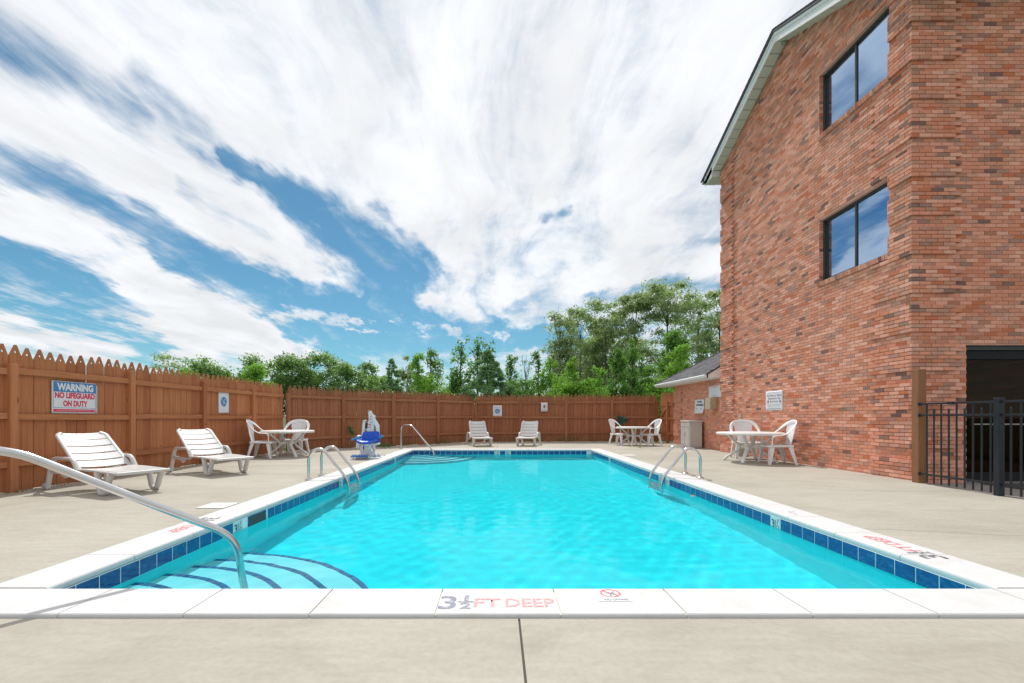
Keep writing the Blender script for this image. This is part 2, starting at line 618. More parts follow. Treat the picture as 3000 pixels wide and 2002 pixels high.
M['post'] = mat_wood('bleached post', (0.34, 0.165, 0.080), (0.31, 0.145, 0.070), (0.38, 0.19, 0.10), 0.2)
M['grout'] = plain('tile grout', (0.72, 0.82, 0.84), 0.8)
M['leaf_dry'] = plain('fallen leaf', (0.42, 0.36, 0.08), 0.7, var=0.3, scale=20)
M['leaf_orange'] = plain('orange leaf', (0.55, 0.17, 0.06), 0.7)


def faded(name, c):
    """sign print bleached in patches"""
    m, g = material(name)
    n = g.noise(wpos(g), 38, 5.0, 0.7)
    f = g.rng(n, 0.34, 0.56, 0.35, 0.95)
    g.link(g.mix(f, (0.66, 0.65, 0.645), c), g.b.inputs['Base Color'])
    g.b.inputs['Roughness'].default_value = 0.75
    return m


M['letter'] = faded('worn red deck paint', (0.80, 0.30, 0.32))
M['letterdark'] = faded('worn slate deck paint', (0.21, 0.225, 0.32))
M['letterred'] = faded('red deck paint', (0.70, 0.13, 0.14))
M['letterblack'] = faded('black deck paint', (0.05, 0.045, 0.07))


def mat_paint():
    """white deck paint with scuffs, hairline wear and a little algae"""
    m, g = material('white coping paint')
    p = wpos(g)
    a = g.noise(p, 3.5, 7.0, 0.68, 0.5)
    f = g.noise(p, 55.0, 5.0, 0.7)
    c = g.ramp(a, [(0.28, (0.60, 0.585, 0.565)), (0.45, (0.66, 0.655, 0.65)), (0.7, (0.69, 0.685, 0.685))])
    chip = g.rng(g.noise(p, 21.0, 8.0, 0.75, 0.4), 0.655, 0.70)
    c = g.mix(g.m('MULTIPLY', chip, 0.55), c, (0.44, 0.41, 0.36))
    moss = g.rng(g.noise(p, 1.1, 6.0, 0.7), 0.60, 0.74)
    c = g.mix(g.m('MULTIPLY', moss, 0.30), c, (0.55, 0.55, 0.40))
    c = g.mix(0.35, c, g.ramp(f, [(0.3, (0.88, 0.88, 0.88)), (0.6, (1, 1, 1))]), 'MULTIPLY')
    g.link(c, g.b.inputs['Base Color'])
    g.b.inputs['Roughness'].default_value = 0.7
    g.b.inputs['Specular IOR Level'].default_value = 0.3
    bump(g, g.m('ADD', f, a), 0.35, 0.004)
    return m


M['paint'] = mat_paint()


def mat_tile():
    m, g = material('blue glazed tile')
    rp = rand_piece(g)
    n = g.noise(g.map(wpos(g), (9, 9, 22)), 1.2, 5.0, 0.65, 1.2)
    c = g.ramp(n, [(0.30, (0.006, 0.047, 0.172)), (0.52, (0.010, 0.082, 0.265)), (0.72, (0.048, 0.187, 0.390))])
    c = g.mix(g.m('MULTIPLY', rp, 0.4), c, (0.008, 0.066, 0.281))
    g.link(c, g.b.inputs['Base Color'])
    g.b.inputs['Roughness'].default_value = 0.15
    return m


M['tile'] = mat_tile()


def mat_shingle():
    m, g = material('asphalt shingle')
    rp = rand_piece(g)
    n = g.noise(wpos(g), 60, 4.0, 0.7)
    c = g.ramp(rp, [(0, (0.075, 0.075, 0.085)), (0.5, (0.105, 0.105, 0.115)), (1, (0.15, 0.15, 0.16))])
    c = g.mix(0.6, c, g.ramp(n, [(0.3, (0.6, 0.6, 0.6)), (0.7, (1.2, 1.2, 1.2))]), 'MULTIPLY')
    g.link(c, g.b.inputs['Base Color'])
    g.b.inputs['Roughness'].default_value = 0.9
    bump(g, n, 0.5, 0.004)
    return m


M['shingle'] = mat_shingle()


def mat_leaf(name, stops, trans=0.58, clump=0.9):
    m, g = material(name)
    rp = rand_piece(g)
    n = g.noise(wpos(g), clump, 3.0, 0.6)
    f = g.m('ADD', g.m('MULTIPLY', rp, 0.55), g.m('MULTIPLY', g.rng(n, 0.3, 0.7, 0, 1, 'LINEAR'), 0.45))
    c = g.ramp(f, stops)
    g.link(c, g.b.inputs['Base Color'])
    g.b.inputs['Roughness'].default_value = 0.55
    g.b.inputs['Specular IOR Level'].default_value = 0.3
    tr = g.n('ShaderNodeBsdfTranslucent')
    g.link(g.mix(1.0, c, (1.0, 1.15, 0.55), 'MULTIPLY'), tr.inputs[0])
    mx = g.n('ShaderNodeMixShader')
    mx.inputs[0].default_value = trans
    g.link(g.b.outputs[0], mx.inputs[1])
    g.link(tr.outputs[0], mx.inputs[2])
    g.link(mx.outputs[0], g.out.inputs[0])
    return m


LEAF = {
    'mid': mat_leaf('mid green leaves', [(0.0, (0.128, 0.216, 0.096)), (0.5, (0.239, 0.369, 0.155)), (1.0, (0.431, 0.568, 0.274))]),
    'bright': mat_leaf('bright green leaves', [(0.0, (0.142, 0.284, 0.055)), (0.5, (0.261, 0.460, 0.091)), (1.0, (0.425, 0.661, 0.165))], 0.55),
    'deep': mat_leaf('deep green leaves', [(0.0, (0.084, 0.175, 0.055)), (0.5, (0.170, 0.325, 0.090)), (1.0, (0.298, 0.510, 0.154))]),
    'cedar': mat_leaf('cedar sprays', [(0.0, (0.119, 0.221, 0.121)), (0.5, (0.214, 0.369, 0.182)), (1.0, (0.362, 0.583, 0.258))], 0.4),
    'locust': mat_leaf('feathery leaves', [(0.0, (0.199, 0.256, 0.154)), (0.5, (0.355, 0.439, 0.268)), (1.0, (0.624, 0.709, 0.487))], 0.5),
    'sprig': mat_leaf('blue green sprigs', [(0.0, (0.047, 0.130, 0.102)), (0.5, (0.095, 0.224, 0.178)), (1.0, (0.166, 0.308, 0.229))], 0.2),
}
M['bark'] = plain('bark', (0.10, 0.082, 0.066), 0.9, var=0.3, scale=8, bumpy=0.5)
M['grass'] = mat_leaf('grass blades', [(0, (0.07, 0.11, 0.03)), (0.6, (0.14, 0.17, 0.05)), (1, (0.28, 0.25, 0.10))], 0.3)


def mat_ground():
    m, g = material('rough grass ground')
    n = g.noise(wpos(g), 0.5, 6.0, 0.65)
    f = g.noise(wpos(g), 18, 5.0, 0.7)
    c = g.ramp(n, [(0.3, (0.045, 0.070, 0.020)), (0.6, (0.075, 0.105, 0.032)), (0.8, (0.13, 0.115, 0.06))])
    g.link(g.mix(0.6, c, g.ramp(f, [(0.3, (0.5, 0.5, 0.5)), (0.7, (1.2, 1.2, 1.2))]), 'MULTIPLY'), g.b.inputs['Base Color'])
    g.b.inputs['Roughness'].default_value = 0.95
    bump(g, f, 0.8, 0.03)
    return m


M['ground'] = mat_ground()


def mat_glass(name, tint, gloss, see):
    """coated window glass: strong mirror, some view inside"""
    m = bpy.data.materials.new(name)
    m.use_nodes = True
    g = NT(m.node_tree)
    out = g.n('ShaderNodeOutputMaterial')
    gl = g.n('ShaderNodeBsdfGlossy')
    gl.inputs[0].default_value = gloss + (1,)
    gl.inputs['Roughness'].default_value = 0.015
    tr = g.n('ShaderNodeBsdfTransparent')
    tr.inputs[0].default_value = tint + (1,)
    mx = g.n('ShaderNodeMixShader')
    g.put(mx.inputs[0], see)
    g.link(gl.outputs[0], mx.inputs[1])
    g.link(tr.outputs[0], mx.inputs[2])
    g.link(mx.outputs[0], out.inputs[0])
    bn = g.n('ShaderNodeBump')
    bn.inputs['Strength'].default_value = 0.02
    g.link(g.noise(wpos(g), 1.5, 2.0, 0.5), bn.inputs['Height'])
    g.link(bn.outputs[0], gl.inputs['Normal'])
    return m


M['glass'] = mat_glass('window glass', (0.6, 0.62, 0.6), (0.43, 0.57, 0.76), 0.22)
M['doorglass'] = mat_glass('door glass', (0.45, 0.36, 0.30), (0.17, 0.11, 0.085), 0.84)


# ------------------------------------------------------------------ ground, deck, pool
g_ = MB()
S = 900
HOLE = (-3.26, 3.57, 2.49, 15.77)          # the pool and its coping
x0, x1, y0, y1 = HOLE
zg = -0.05
# one sheet, open where the pool is sunk
xs, ys = [-S, x0, x1, S], [-S, y0, y1, S]
vs_ = [(x, y, zg) for y in ys for x in xs]
fs_ = [(j * 4 + i, j * 4 + i + 1, (j + 1) * 4 + i + 1, (j + 1) * 4 + i) for j in range(3) for i in range(3) if not (i == 1 and j == 1)]
g_.add(vs_, fs_)
ground = g_.build('ground', M['ground'])
tag(ground, kind='structure')

deck = empty('pool_deck', (0, 0, 0), kind='structure')
FW = [(-7.40, -4), (-7.33, 1.0), (-7.05, 14.55), (-0.98, 20.6), (7.55, 20.6)]       # outer edge under the fences


def fence_x(y):
    return -7.16 + 0.034 * (y - 6.76) - 0.05


def slab(poly):
    b = MB()
    b.prism(poly, -0.11, 0.0)
    o = b.build('slab', M['deck'], deck)
    return o


J = 0.006
XL, XR = -4.62, 5.0
INX0, INX1, INY0, INY1 = -3.24, 3.55, 2.50, 15.75
slab([(XL + J, -4), (0.117 - J, -4), (0.117 - J, INY0 - .002), (XL + J, INY0 - .002)])
slab([(0.117 + J, -4), (XR - J, -4), (XR - J, INY0 - .002), (0.117 + J, INY0 - .002)])
slab([(XL + J, INY0 + .003), (INX0 - .002, INY0 + .003), (INX0 - .002, 9.4), (XL + J, 9.4)])
slab([(XL + J, 9.4 + J), (INX0 - .002, 9.4 + J), (INX0 - .002, 15.753), (XL + J, 15.753)])
slab([(INX1 + .002, INY0 + .003), (XR - J, INY0 + .003), (XR - J, 9.6), (INX1 + .002, 9.6)])
slab([(INX1 + .002, 9.6 + J), (XR - J, 9.6 + J), (XR - J, 15.753), (INX1 + .002, 15.753)])
slab([(-7.75, -4), (XL - J, -4), (XL - J, 6.2), (-7.45, 6.2)])
slab([(-7.45, 6.2 + J), (XL - J, 6.2 + J), (XL - J, 11.2), (-7.28, 11.2)])
slab([(-7.28, 11.2 + J), (XL - J, 11.2 + J), (XL - J, 15.753), (-6.32, 15.753), (-7.2, 14.75)])
slab([(XR + J, -4), (7.05, -4), (7.05, 5.4), (XR + J, 5.4)])
slab([(XR + J, 5.4 + J), (7.05, 5.4 + J), (7.05, 7.2), (7.24, 7.9), (7.24, 10.6), (XR + J, 10.6)])
slab([(XR + J, 10.6 + J), (7.24, 10.6 + J), (7.24, 14.74), (7.41, 14.74), (7.41, 15.753), (XR + J, 15.753)])
slab([(-6.32, 15.76 + J), (-0.02, 15.76 + J), (-0.02, 20.85), (-1.15, 20.85)])
slab([(-0.02 + J, 15.76 + J), (7.41, 15.76 + J), (7.41, 20.85), (-0.02 + J, 20.85)])
# pale filler showing in the long joints, and the dirt under the others
b = MB()
for (cx, ya, yb) in ((XL, -4, 15.7), (XR, -4, 15.7)):
    b.box((cx, (ya + yb) / 2, -0.010), (2 * J + 0.014, yb - ya, 0.017))
b.build('joint_filler', M['pale'], deck)
b = MB()
b.box((0.117, -0.75, -0.014), (2 * J + .004, 6.48, 0.01))
for (xa, xb, yy) in ((XL, INX0, 9.4), (INX1, XR, 9.6), (-7.2, XL, 6.2), (-7.1, XL, 11.2), (XR, 7.04, 5.4), (XR, 7.2, 10.6), (-6, 7.4, 15.757)):
    b.box(((xa + xb) / 2, yy + J / 2, -0.014), (xb - xa - .01, J * 1.6, 0.01))
b.build('joint_dirt', M['joint'], deck)
# hairline cracks: thin dark open lines laid in the surface
b = MB()
for pts in ([(3.56, 4.50), (3.9, 4.46), (4.3, 4.36), (4.7, 4.25), (4.99, 4.22)], [(5.02, 6.9), (5.6, 6.86), (6.2, 6.72), (7.0, 6.75)],
            [(-6.9, 9.0), (-6.2, 8.93), (-5.5, 9.05), (-4.65, 8.98)]):
    for (a, c) in zip(pts[:-1], pts[1:]):
        d = Vector((c[0] - a[0], c[1] - a[1], 0))
        nrm = Vector((-d.y, d.x, 0)).normalized() * 0.0022
        a3, c3 = Vector((a[0], a[1], 0.0035)), Vector((c[0], c[1], 0.0035))
        b.add([a3 - nrm, c3 - nrm, c3 + nrm, a3 + nrm], [(0, 1, 2, 3)])
b.build('crack', M['joint'], deck)

# walkway beyond the railing, a step lower
b = MB()
b.prism([(7.06, -4), (13, -4), (13, 7.96), (7.25, 7.96), (7.25, 7.86), (7.06, 7.2)], -0.14, -0.045)
walk = b.build('walkway', M['walk'])
tag(walk, kind='structure')
b = MB()
b.box((9.2, 7.28, -0.038), (1.75, 1.1, 0.014), bevel=0.006)
tag(b.build('door_mat', M['mat']), 'dark brown door mat in front of the black glass door', 'door mat')

# ---- the pool
PX0, PX1, PY0, PY1 = -2.86, 3.17, 2.89, 15.40
WATER = -0.146
DEPTH = -1.25
COP_Z = 0.022
pool = empty('pool', ((PX0 + PX1) / 2, (PY0 + PY1) / 2, 0), kind='structure')


def mat_plaster():
    m, g = material('pool plaster')
    n = g.noise(wpos(g), 2.2, 5.0, 0.6)
    f = g.noise(wpos(g), 9.0, 4.0, 0.6, 0.5)
    c = g.ramp(n, [(0.3, (0.022, 0.76, 0.87)), (0.7, (0.034, 0.83, 0.92))])
    g.link(g.mix(0.3, c, g.ramp(f, [(0.35, (0.86, 0.88, 0.88)), (0.6, (1, 1, 1))]), 'MULTIPLY'), g.b.inputs['Base Color'])
    g.b.inputs['Roughness'].default_value = 0.8
    g.b.inputs['Specular IOR Level'].default_value = 0.1
    return m


M['plaster'] = mat_plaster()
M['nosing'] = plain('step nosing tile', (0.012, 0.125, 0.30), 0.3, var=0.3, scale=14)
M['plaster_wall_lit'] = plain('lit pool wall plaster', (0.06, 0.90, 0.95), 0.8, var=0.02)  # light scattered in the water is put into this lighter colour
M['plaster_step'] = plain('pale step plaster', (0.27, 0.82, 0.88), 0.8, var=0.04)
TT = 0.006
b = MB()
w = 0.20
b.box(((PX0 + PX1) / 2, (PY0 + PY1) / 2, DEPTH - w / 2), (PX1 - PX0 + 2 * w, PY1 - PY0 + 2 * w, w))
b.build('pool_floor', M['plaster'], pool, world=True)
b = MB()
b.box((PX0 - w / 2, (PY0 + PY1) / 2, (DEPTH - 0.032) / 2), (w, PY1 - PY0 + 2 * w, -DEPTH - 0.032))
b.box((PX1 + w / 2, (PY0 + PY1) / 2, (DEPTH - 0.032) / 2), (w, PY1 - PY0 + 2 * w, -DEPTH - 0.032))
b.box(((PX0 + PX1) / 2, PY0 - w / 2, (DEPTH - 0.032) / 2), (PX1 - PX0, w, -DEPTH - 0.032))
b.box(((PX0 + PX1) / 2, PY1 + w / 2, (DEPTH - 0.032) / 2), (PX1 - PX0, w, -DEPTH - 0.032))
basin = b.build('pool_wall', M['plaster_wall_lit'], pool, world=True)


# coping stones: flat top, rounded nose over the water
def coping_mesh(L, W=0.385, th=0.054):
    """stone along X, its water side towards +Y"""
    bm = bmesh.new()
    bmesh.ops.create_cube(bm, size=1.0)
    bmesh.ops.scale(bm, vec=(L, W, th), verts=bm.verts)
    nose = [e for e in bm.edges if all(v.co.y > 0 for v in e.verts) and abs(e.verts[0].co.z - e.verts[1].co.z) < 1e-6]
    bmesh.ops.bevel(bm, geom=nose, offset=0.022, segments=4, affect='EDGES', profile=0.5)
    rest = [e for e in bm.edges if all(v.co.y < -W / 2 + 1e-4 for v in e.verts) and all(v.co.z > 0 for v in e.verts)]
    bmesh.ops.bevel(bm, geom=rest, offset=0.006, segments=1, affect='EDGES')
    me = bpy.data.meshes.new('coping_stone')
    bm.to_mesh(me)
    bm.free()
    for p in me.polygons:
        p.use_smooth = False
    me.materials.append(M['paint'])
    return me


pl = world_loc(pool)
stones = [coping_mesh(0.684), coping_mesh(0.684)]
LAP = 0.03                                    # how far the nose stands over the tile
cz = COP_Z - 0.027


def lay(x, y, rz, k, L=None):
    sx = 1.0 if L is None else L / 0.684
    link('coping_stone', stones[k % 2], pool, (x - pl.x, y - pl.y, cz + random.uniform(-.0004, .0004)), (0, 0, rz), (sx, 1, 1))


xx = -2.42 - 0.692
edges_x = [INX0] + [-2.42 + 0.692 * k for k in range(0, 9)] + [INX1]
for k in range(len(edges_x) - 1):
    a, c = edges_x[k], edges_x[k + 1]
    lay((a + c) / 2, INY0 + 0.1925, 0, k, c - a - 0.008)
    lay((a + c) / 2, INY1 - 0.1925 + 0.01, math.pi, k, c - a - 0.008)
ys_ = [INY0 + 0.389 + i * (INY1 - INY0 - 0.77) / 18 for i in range(19)]
for k in range(18):
    a, c = ys_[k], ys_[k + 1]
    lay(INX0 + 0.1925, (a + c) / 2, -math.pi / 2, k, c - a - 0.007)
    lay(INX1 - 0.1925, (a + c) / 2, math.pi / 2, k, c - a - 0.007)

# bedding under the coping so that no gap opens to the soil
b = MB()
for (cx, cy_, sx, sy) in ((INX0 + .17, (PY0 + PY1) / 2, 0.33, PY1 - PY0 + .8), (INX1 - .17, (PY0 + PY1) / 2, 0.33, PY1 - PY0 + .8),
                          ((PX0 + PX1) / 2, INY0 + .17, PX1 - PX0 - .02, 0.33), ((PX0 + PX1) / 2, INY1 - .17, PX1 - PX0 - .02, 0.33)):
    b.box((cx, cy_, -0.048), (sx, sy, 0.124))
b.build('coping_bed', M['pale'], pool, world=True)

# waterline tiles, one by one, proud of a grout band
TW, TH = 0.1745, 0.150
TZ = -0.032 - TH / 2
SKIM = (5.22, 5.58)                           # skimmer mouth in the left wall
b = MB()
for (cx, cy_, sx, sy) in ((PX0 + .003, (PY0 + PY1) / 2, 0.0092, PY1 - PY0), (PX1 - .003, (PY0 + PY1) / 2, 0.0092, PY1 - PY0),
                          ((PX0 + PX1) / 2, PY1 - .003, PX1 - PX0 - .02, 0.0092), ((PX0 + PX1) / 2, PY0 + .003, PX1 - PX0 - .02, 0.0092)):
    b.box((cx, cy_, TZ), (sx, sy, TH + 0.006))
b.build('grout', M['grout'], pool, world=True)
b = MB()
b.box((0, 0, 0), (TW, 0.008, TH - .004))
tile_me = b.mesh('tile')
tile_me.materials.append(M['tile'])
tile_white = tile_me.copy()
tile_white.materials.clear()
tile_white.materials.append(M['tilewhite'])
MARK_L = [(4.94, 'depth')]
MARK_R = [(5.13, 'depth')]
STEPY = 0.183


def put_tile(x, y, rz, white=False):
    return link('tile', tile_white if white else tile_me, pool, (x - pl.x, y - pl.y, TZ), (0, 0, rz))


marks = []
ny = int((PY1 - PY0) / STEPY)
for k in range(ny):
    y = PY0 + 0.095 + STEPY * k
    for (x, rz, depth_at, sgn) in ((PX0 + 0.005, math.pi / 2, (4.94, 8.36, 8.72, 12.6), 1), (PX1 - 0.005, math.pi / 2, (5.13, 8.55, 8.9, 12.9), -1)):
        if sgn > 0 and SKIM[0] - .09 < y < SKIM[1] + .09:
            continue
        wht = any(abs(y - q) < STEPY / 2 for q in depth_at)
        put_tile(x, y, rz, wht)
        if wht:
            marks.append((x + sgn * 0.0048, y, sgn, min(range(4), key=lambda i: abs(depth_at[i] - y))))
nx = int((PX1 - PX0) / STEPY)
far_marks = []
for k in range(nx):
    x = PX0 + 0.10 + STEPY * k
    wht = None
    if abs(x - (1459 - 1458) * 15.4 / 1333) < STEPY / 2:
        wht = 'nodive'
    if abs(x - (1488 - 1458) * 15.4 / 1333) < STEPY / 2:
        wht = 'depth'
    put_tile(x, PY1 - 0.005, 0, wht is not None)
    put_tile(x, PY0 + 0.005, 0)
    if wht:
        far_marks.append((x, wht))

# the skimmer mouth: a frame, and a flat dark plate painting its shade
b = MB()
ym = (SKIM[0] + SKIM[1]) / 2
b.box((PX0 + 0.004, SKIM[0] - 0.012, TZ), (0.012, 0.03, TH))
b.box((PX0 + 0.004, SKIM[1] + 0.012, TZ), (0.012, 0.03, TH))
b.box((PX0 + 0.004, ym, TZ + TH / 2 - 0.006), (0.012, SKIM[1] - SKIM[0], 0.014))
skf = b.build('skimmer_frame', M['tile'], pool, world=True)
b = MB()
b.box((PX0 + 0.0055, ym, TZ - 0.004), (0.006, SKIM[1] - SKIM[0] - .004, TH - .014))
b.build('skimmer_mouth_shade', M['dark'], pool, world=True)

# corner steps: quarter circles with a dark tile nosing, in the near left and far left corners
def steps(cx, cy_, sy):
    radii = [0.36, 0.70, 1.04, 1.39, 1.74, 2.10]
    treads = [WATER - 0.03 - 0.162 * i for i in range(6)]
    for i, (r, zt) in enumerate(zip(radii, treads)):
        n = 40
        pts = [(cx + 0.001, cy_ + sy * 0.001)] + [(cx + r * math.cos(a), cy_ + sy * r * math.sin(a)) for a in [math.pi / 2 * k / n for k in range(n + 1)]]
        if sy < 0:
            pts = pts[::-1]
        b = MB()
        b.prism(pts, DEPTH + 0.001, zt - 0.003 * 0)
        b.build('step', M['plaster_step'], pool, world=True)
        # nosing of small tiles
        b = MB()
        wn = 0.048
        m = max(6, int(r * math.pi / 2 / 0.085))
        for k in range(m):
            a0, a1 = math.pi / 2 * (k + .04) / m, math.pi / 2 * (k + .96) / m
            q = []
            for (rr, zz) in ((r - wn, zt), (r + .004, zt), (r + .004, zt - 0.06), (r - wn, zt - 0.06)):
                for a in (a0, a1):
                    q.append((cx + rr * math.cos(a), cy_ + sy * rr * math.sin(a), zz + (0.004 if zz == zt else 0)))
            fs = [(0, 2, 3, 1), (2, 4, 5, 3), (0, 1, 7, 6), (0, 6, 4, 2), (1, 3, 5, 7)]
            if sy < 0:
                fs = [f[::-1] for f in fs]
            b.add(q, fs)
        b.build('step_nosing', M['nosing'], pool, world=True)


steps(PX0, PY0, 1)
steps(PX0, PY1, -1)

# ---- water: a closed body with a rippled top
def ripple(x, y):
    h = np.zeros_like(x)
    r2 = np.random.default_rng(3)
    for lam, amp, cnt in ((1.9, 0.0040, 5), (0.80, 0.0017, 7), (0.34, 0.0010, 9), (0.19, 0.0007, 10)):
        for _ in range(cnt):
            th = r2.uniform(0, 2 * math.pi)
            l = lam * r2.uniform(0.75, 1.3)
            ph = r2.uniform(0, 6.28)
            mod = 0.55 + 0.45 * np.sin(x * r2.uniform(.3, .9) + y * r2.uniform(.2, .7) + ph * 2)
            h += amp / math.sqrt(cnt) * mod * np.sin((x * math.cos(th) + y * math.sin(th)) * 2 * math.pi / l + ph)
    return h


nxw, nyw = 150, 312
gx, gy = np.meshgrid(np.linspace(PX0 - 0.05, PX1 + 0.05, nxw), np.linspace(PY0 - 0.05, PY1 + 0.05, nyw))
gz = WATER + ripple(gx, gy)
top = np.stack([gx.ravel(), gy.ravel(), gz.ravel()], 1)
bot = np.array([[PX0 - .05, PY0 - .05, DEPTH - .1], [PX1 + .05, PY0 - .05, DEPTH - .1], [PX1 + .05, PY1 + .05, DEPTH - .1], [PX0 - .05, PY1 + .05, DEPTH - .1]])
ii = np.arange(nyw * nxw).reshape(nyw, nxw)
quads = np.stack([ii[:-1, :-1].ravel(), ii[:-1, 1:].ravel(), ii[1:, 1:].ravel(), ii[1:, :-1].ravel()], 1)
wm = MB()
nb = len(top)
me = bpy.data.meshes.new('water')
sides = []
ring = list(ii[0, :]) + list(ii[1:, -1]) + list(ii[-1, -2::-1]) + list(ii[-2:0:-1, 0])
c4 = [ii[0, 0], ii[0, -1], ii[-1, -1], ii[-1, 0]]
polys = [tuple(int(v) for v in q) for q in quads]
r_front = [int(v) for v in ii[0, :]]
r_right = [int(v) for v in ii[:, -1]]
r_back = [int(v) for v in ii[-1, ::-1]]
r_left = [int(v) for v in ii[::-1, 0]]
for ringv, (a, c) in ((r_front, (nb, nb + 1)), (r_right, (nb + 1, nb + 2)), (r_back, (nb + 2, nb + 3)), (r_left, (nb + 3, nb))):
    polys.append(tuple([a, c] + ringv[::-1]))
polys.append((nb + 3, nb + 2, nb + 1, nb))
me.from_pydata([tuple(p) for p in np.vstack([top, bot])], [], polys)
sm = [True] * len(quads) + [False] * 5
me.polygons.foreach_set('use_smooth', sm)
me.update()
water = bpy.data.objects.new('pool_water', me)
col.objects.link(water)
tag(water, kind='structure')


def mat_water():
    m = bpy.data.materials.new('pool water')
    m.use_nodes = True
    g = NT(m.node_tree)
    out = g.n('ShaderNodeOutputMaterial')
    rf = g.n('ShaderNodeBsdfRefraction')
    rf.inputs['IOR'].default_value = 1.33
    rf.inputs['Roughness'].default_value = 0.0
    rf.inputs['Color'].default_value = (0.88, 0.99, 1.0, 1)
    gl = g.n('ShaderNodeBsdfGlossy')
    gl.inputs['Roughness'].default_value = 0.05
    fr = g.n('ShaderNodeFresnel')
    fr.inputs['IOR'].default_value = 1.33
    mx = g.n('ShaderNodeMixShader')
    g.link(g.m('MULTIPLY', fr.outputs[0], WATER_GLOSS), mx.inputs[0])
    g.link(rf.outputs[0], mx.inputs[1])
    g.link(gl.outputs[0], mx.inputs[2])
    g.link(mx.outputs[0], out.inputs[0])
    return m


WATER_GLOSS = 0.42
me.materials.append(mat_water())
sd.cycles.is_caustics_light = True
water.cycles.is_caustics_caster = True
for o in [q for q in bpy.data.objects if q.parent is pool]:
    o.cycles.is_caustics_receiver = True


# ------------------------------------------------------------------ wooden fences
def picket_mesh(wd, h, hole=True, tip=0.024):
    """flat board with a pointed head and a small round hole, standing on z = 0"""
    bm = bmesh.new()
    sh = h - 0.165
    outer = [(-wd / 2, 0), (wd / 2, 0), (wd / 2, sh), (tip / 2, h), (-tip / 2, h), (-wd / 2, sh)]
    ov = [bm.verts.new((x, 0, z)) for x, z in outer]
    edges = [bm.edges.new((ov[i], ov[(i + 1) % 6])) for i in range(6)]
    if hole:
        hz = h - 0.105
        hv = [bm.verts.new((0.0165 * math.cos(a), 0, hz + 0.0165 * math.sin(a))) for a in [2 * math.pi * k / 10 for k in range(10)]]
        edges += [bm.edges.new((hv[i], hv[(i + 1) % 10])) for i in range(10)]
    bmesh.ops.triangle_fill(bm, use_beauty=True, use_dissolve=False, edges=edges)
    # keep only faces outside the hole
    if hole:
        for f in [f for f in bm.faces if (f.calc_center_median() - Vector((0, 0, h - 0.105))).length < 0.008 and all((v.co - Vector((0, 0, h - 0.105))).length < 0.02 for v in f.verts)]:
            bm.faces.remove(f)
        for f in [f for f in bm.faces if all((v.co - Vector((0, 0, h - 0.105))).length < 0.02 for v in f.verts)]:
            bm.faces.remove(f)
    ext = bmesh.ops.extrude_face_region(bm, geom=bm.faces[:])
    bmesh.ops.translate(bm, vec=(0, 0.017, 0), verts=[v for v in ext['geom'] if isinstance(v, bmesh.types.BMVert)])
    for v in bm.verts:
        if v.co.y < 0.001 and abs(v.co.x) > wd * .4:
            v.co.x *= 1 - 0.011 / wd
    bmesh.ops.recalc_face_normals(bm, faces=bm.faces[:])
    me = bpy.data.meshes.new('picket')
    bm.to_mesh(me)
    bm.free()
    return me


def fence(name, label, posts, mat, rmat, holes=True, post_h=1.9, gap=-0.0025, end_posts=(True, True), post_extra=None, seed=1, slits=False, bottom=0.006):
    """posts run so that the pool lies on the right-hand side of the walk along them"""
    rr = random.Random(seed)
    root = empty(name, (posts[0][0], posts[0][1], 0), 0, label, 'fence')
    o0 = Vector((posts[0][0], posts[0][1], 0))
    widths = (0.146, 0.143, 0.134, 0.149)
    kinds = [picket_mesh(w_, h_, hl) for (w_, h_, hl) in ((0.146, 2.17, holes), (0.143, 2.14, holes), (0.134, 2.16, holes), (0.149, 2.155, holes))]
    for k in kinds:
        k.materials.append(mat)
    pb = MB()
    pb.box((0, 0, 0), (0.112, 0.112, 1.0), bevel=0.006)
    post_me = pb.mesh('post')
    post_me.materials.append(mat)
    for i, p in enumerate(posts):
        if (i == 0 and not end_posts[0]) or (i == len(posts) - 1 and not end_posts[1]):
            continue
        q = posts[min(i + 1, len(posts) - 1)] if i < len(posts) - 1 else posts[i]
        pr = posts[max(i - 1, 0)]
        ang = math.atan2(q[1] - pr[1], q[0] - pr[0])
        hh = post_h + (post_extra or {}).get(i, rr.uniform(-.015, .015))
        link('post', post_me, root, (p[0] - o0.x, p[1] - o0.y, hh / 2 - 0.01), (rr.uniform(-.006, .006), rr.uniform(-.006, .006), ang), (1, 1, hh + .02))
    for i in range(len(posts) - 1):
        a, c = Vector(posts[i] + (0,)), Vector(posts[i + 1] + (0,))
        d = c - a
        L = d.length
        ang = math.atan2(d.y, d.x)
        u = d.normalized()
        nrm = Vector((u.y, -u.x, 0))               # towards the pool
        for (zc, hh) in ((1.79, 0.095), (1.115, 0.090), (0.41, 0.090)):
            b = MB()
            b.box((0, 0, 0), (L - 0.117, 0.040, hh), bevel=0.004)
            z0 = zc + rr.uniform(-.012, .012)
            mid = (a + c) / 2 + nrm * 0.0 - o0
            r = b.build('rail', rmat, root)
            r.location = (mid.x, mid.y, z0)
            r.rotation_euler = (0, rr.uniform(-.004, .004), ang)
        n = max(1, round(L / 0.171))
        for k in range(n):
            t = (k + 0.5) / n
            p = a + d * t - nrm * (0.036 + rr.uniform(0, .005)) - o0
            ki = rr.choice((0, 0, 1, 2, 3))
            me_ = kinds[ki]
            sw = (L / n - gap - rr.uniform(0, .002) - (rr.choice((0, 0, 0, .005, .009)) if slits else 0)) / widths[ki]
            link('picket', me_, root, (p.x, p.y, bottom + rr.uniform(-.006, .006)),
                 (rr.uniform(-.006, .006), rr.uniform(-.0022, .0022), ang), (sw, 1, 1.0 + rr.uniform(-.004, .006)))
    return root


def fx(y):
    return -7.16 + 0.034 * (y - 6.76)


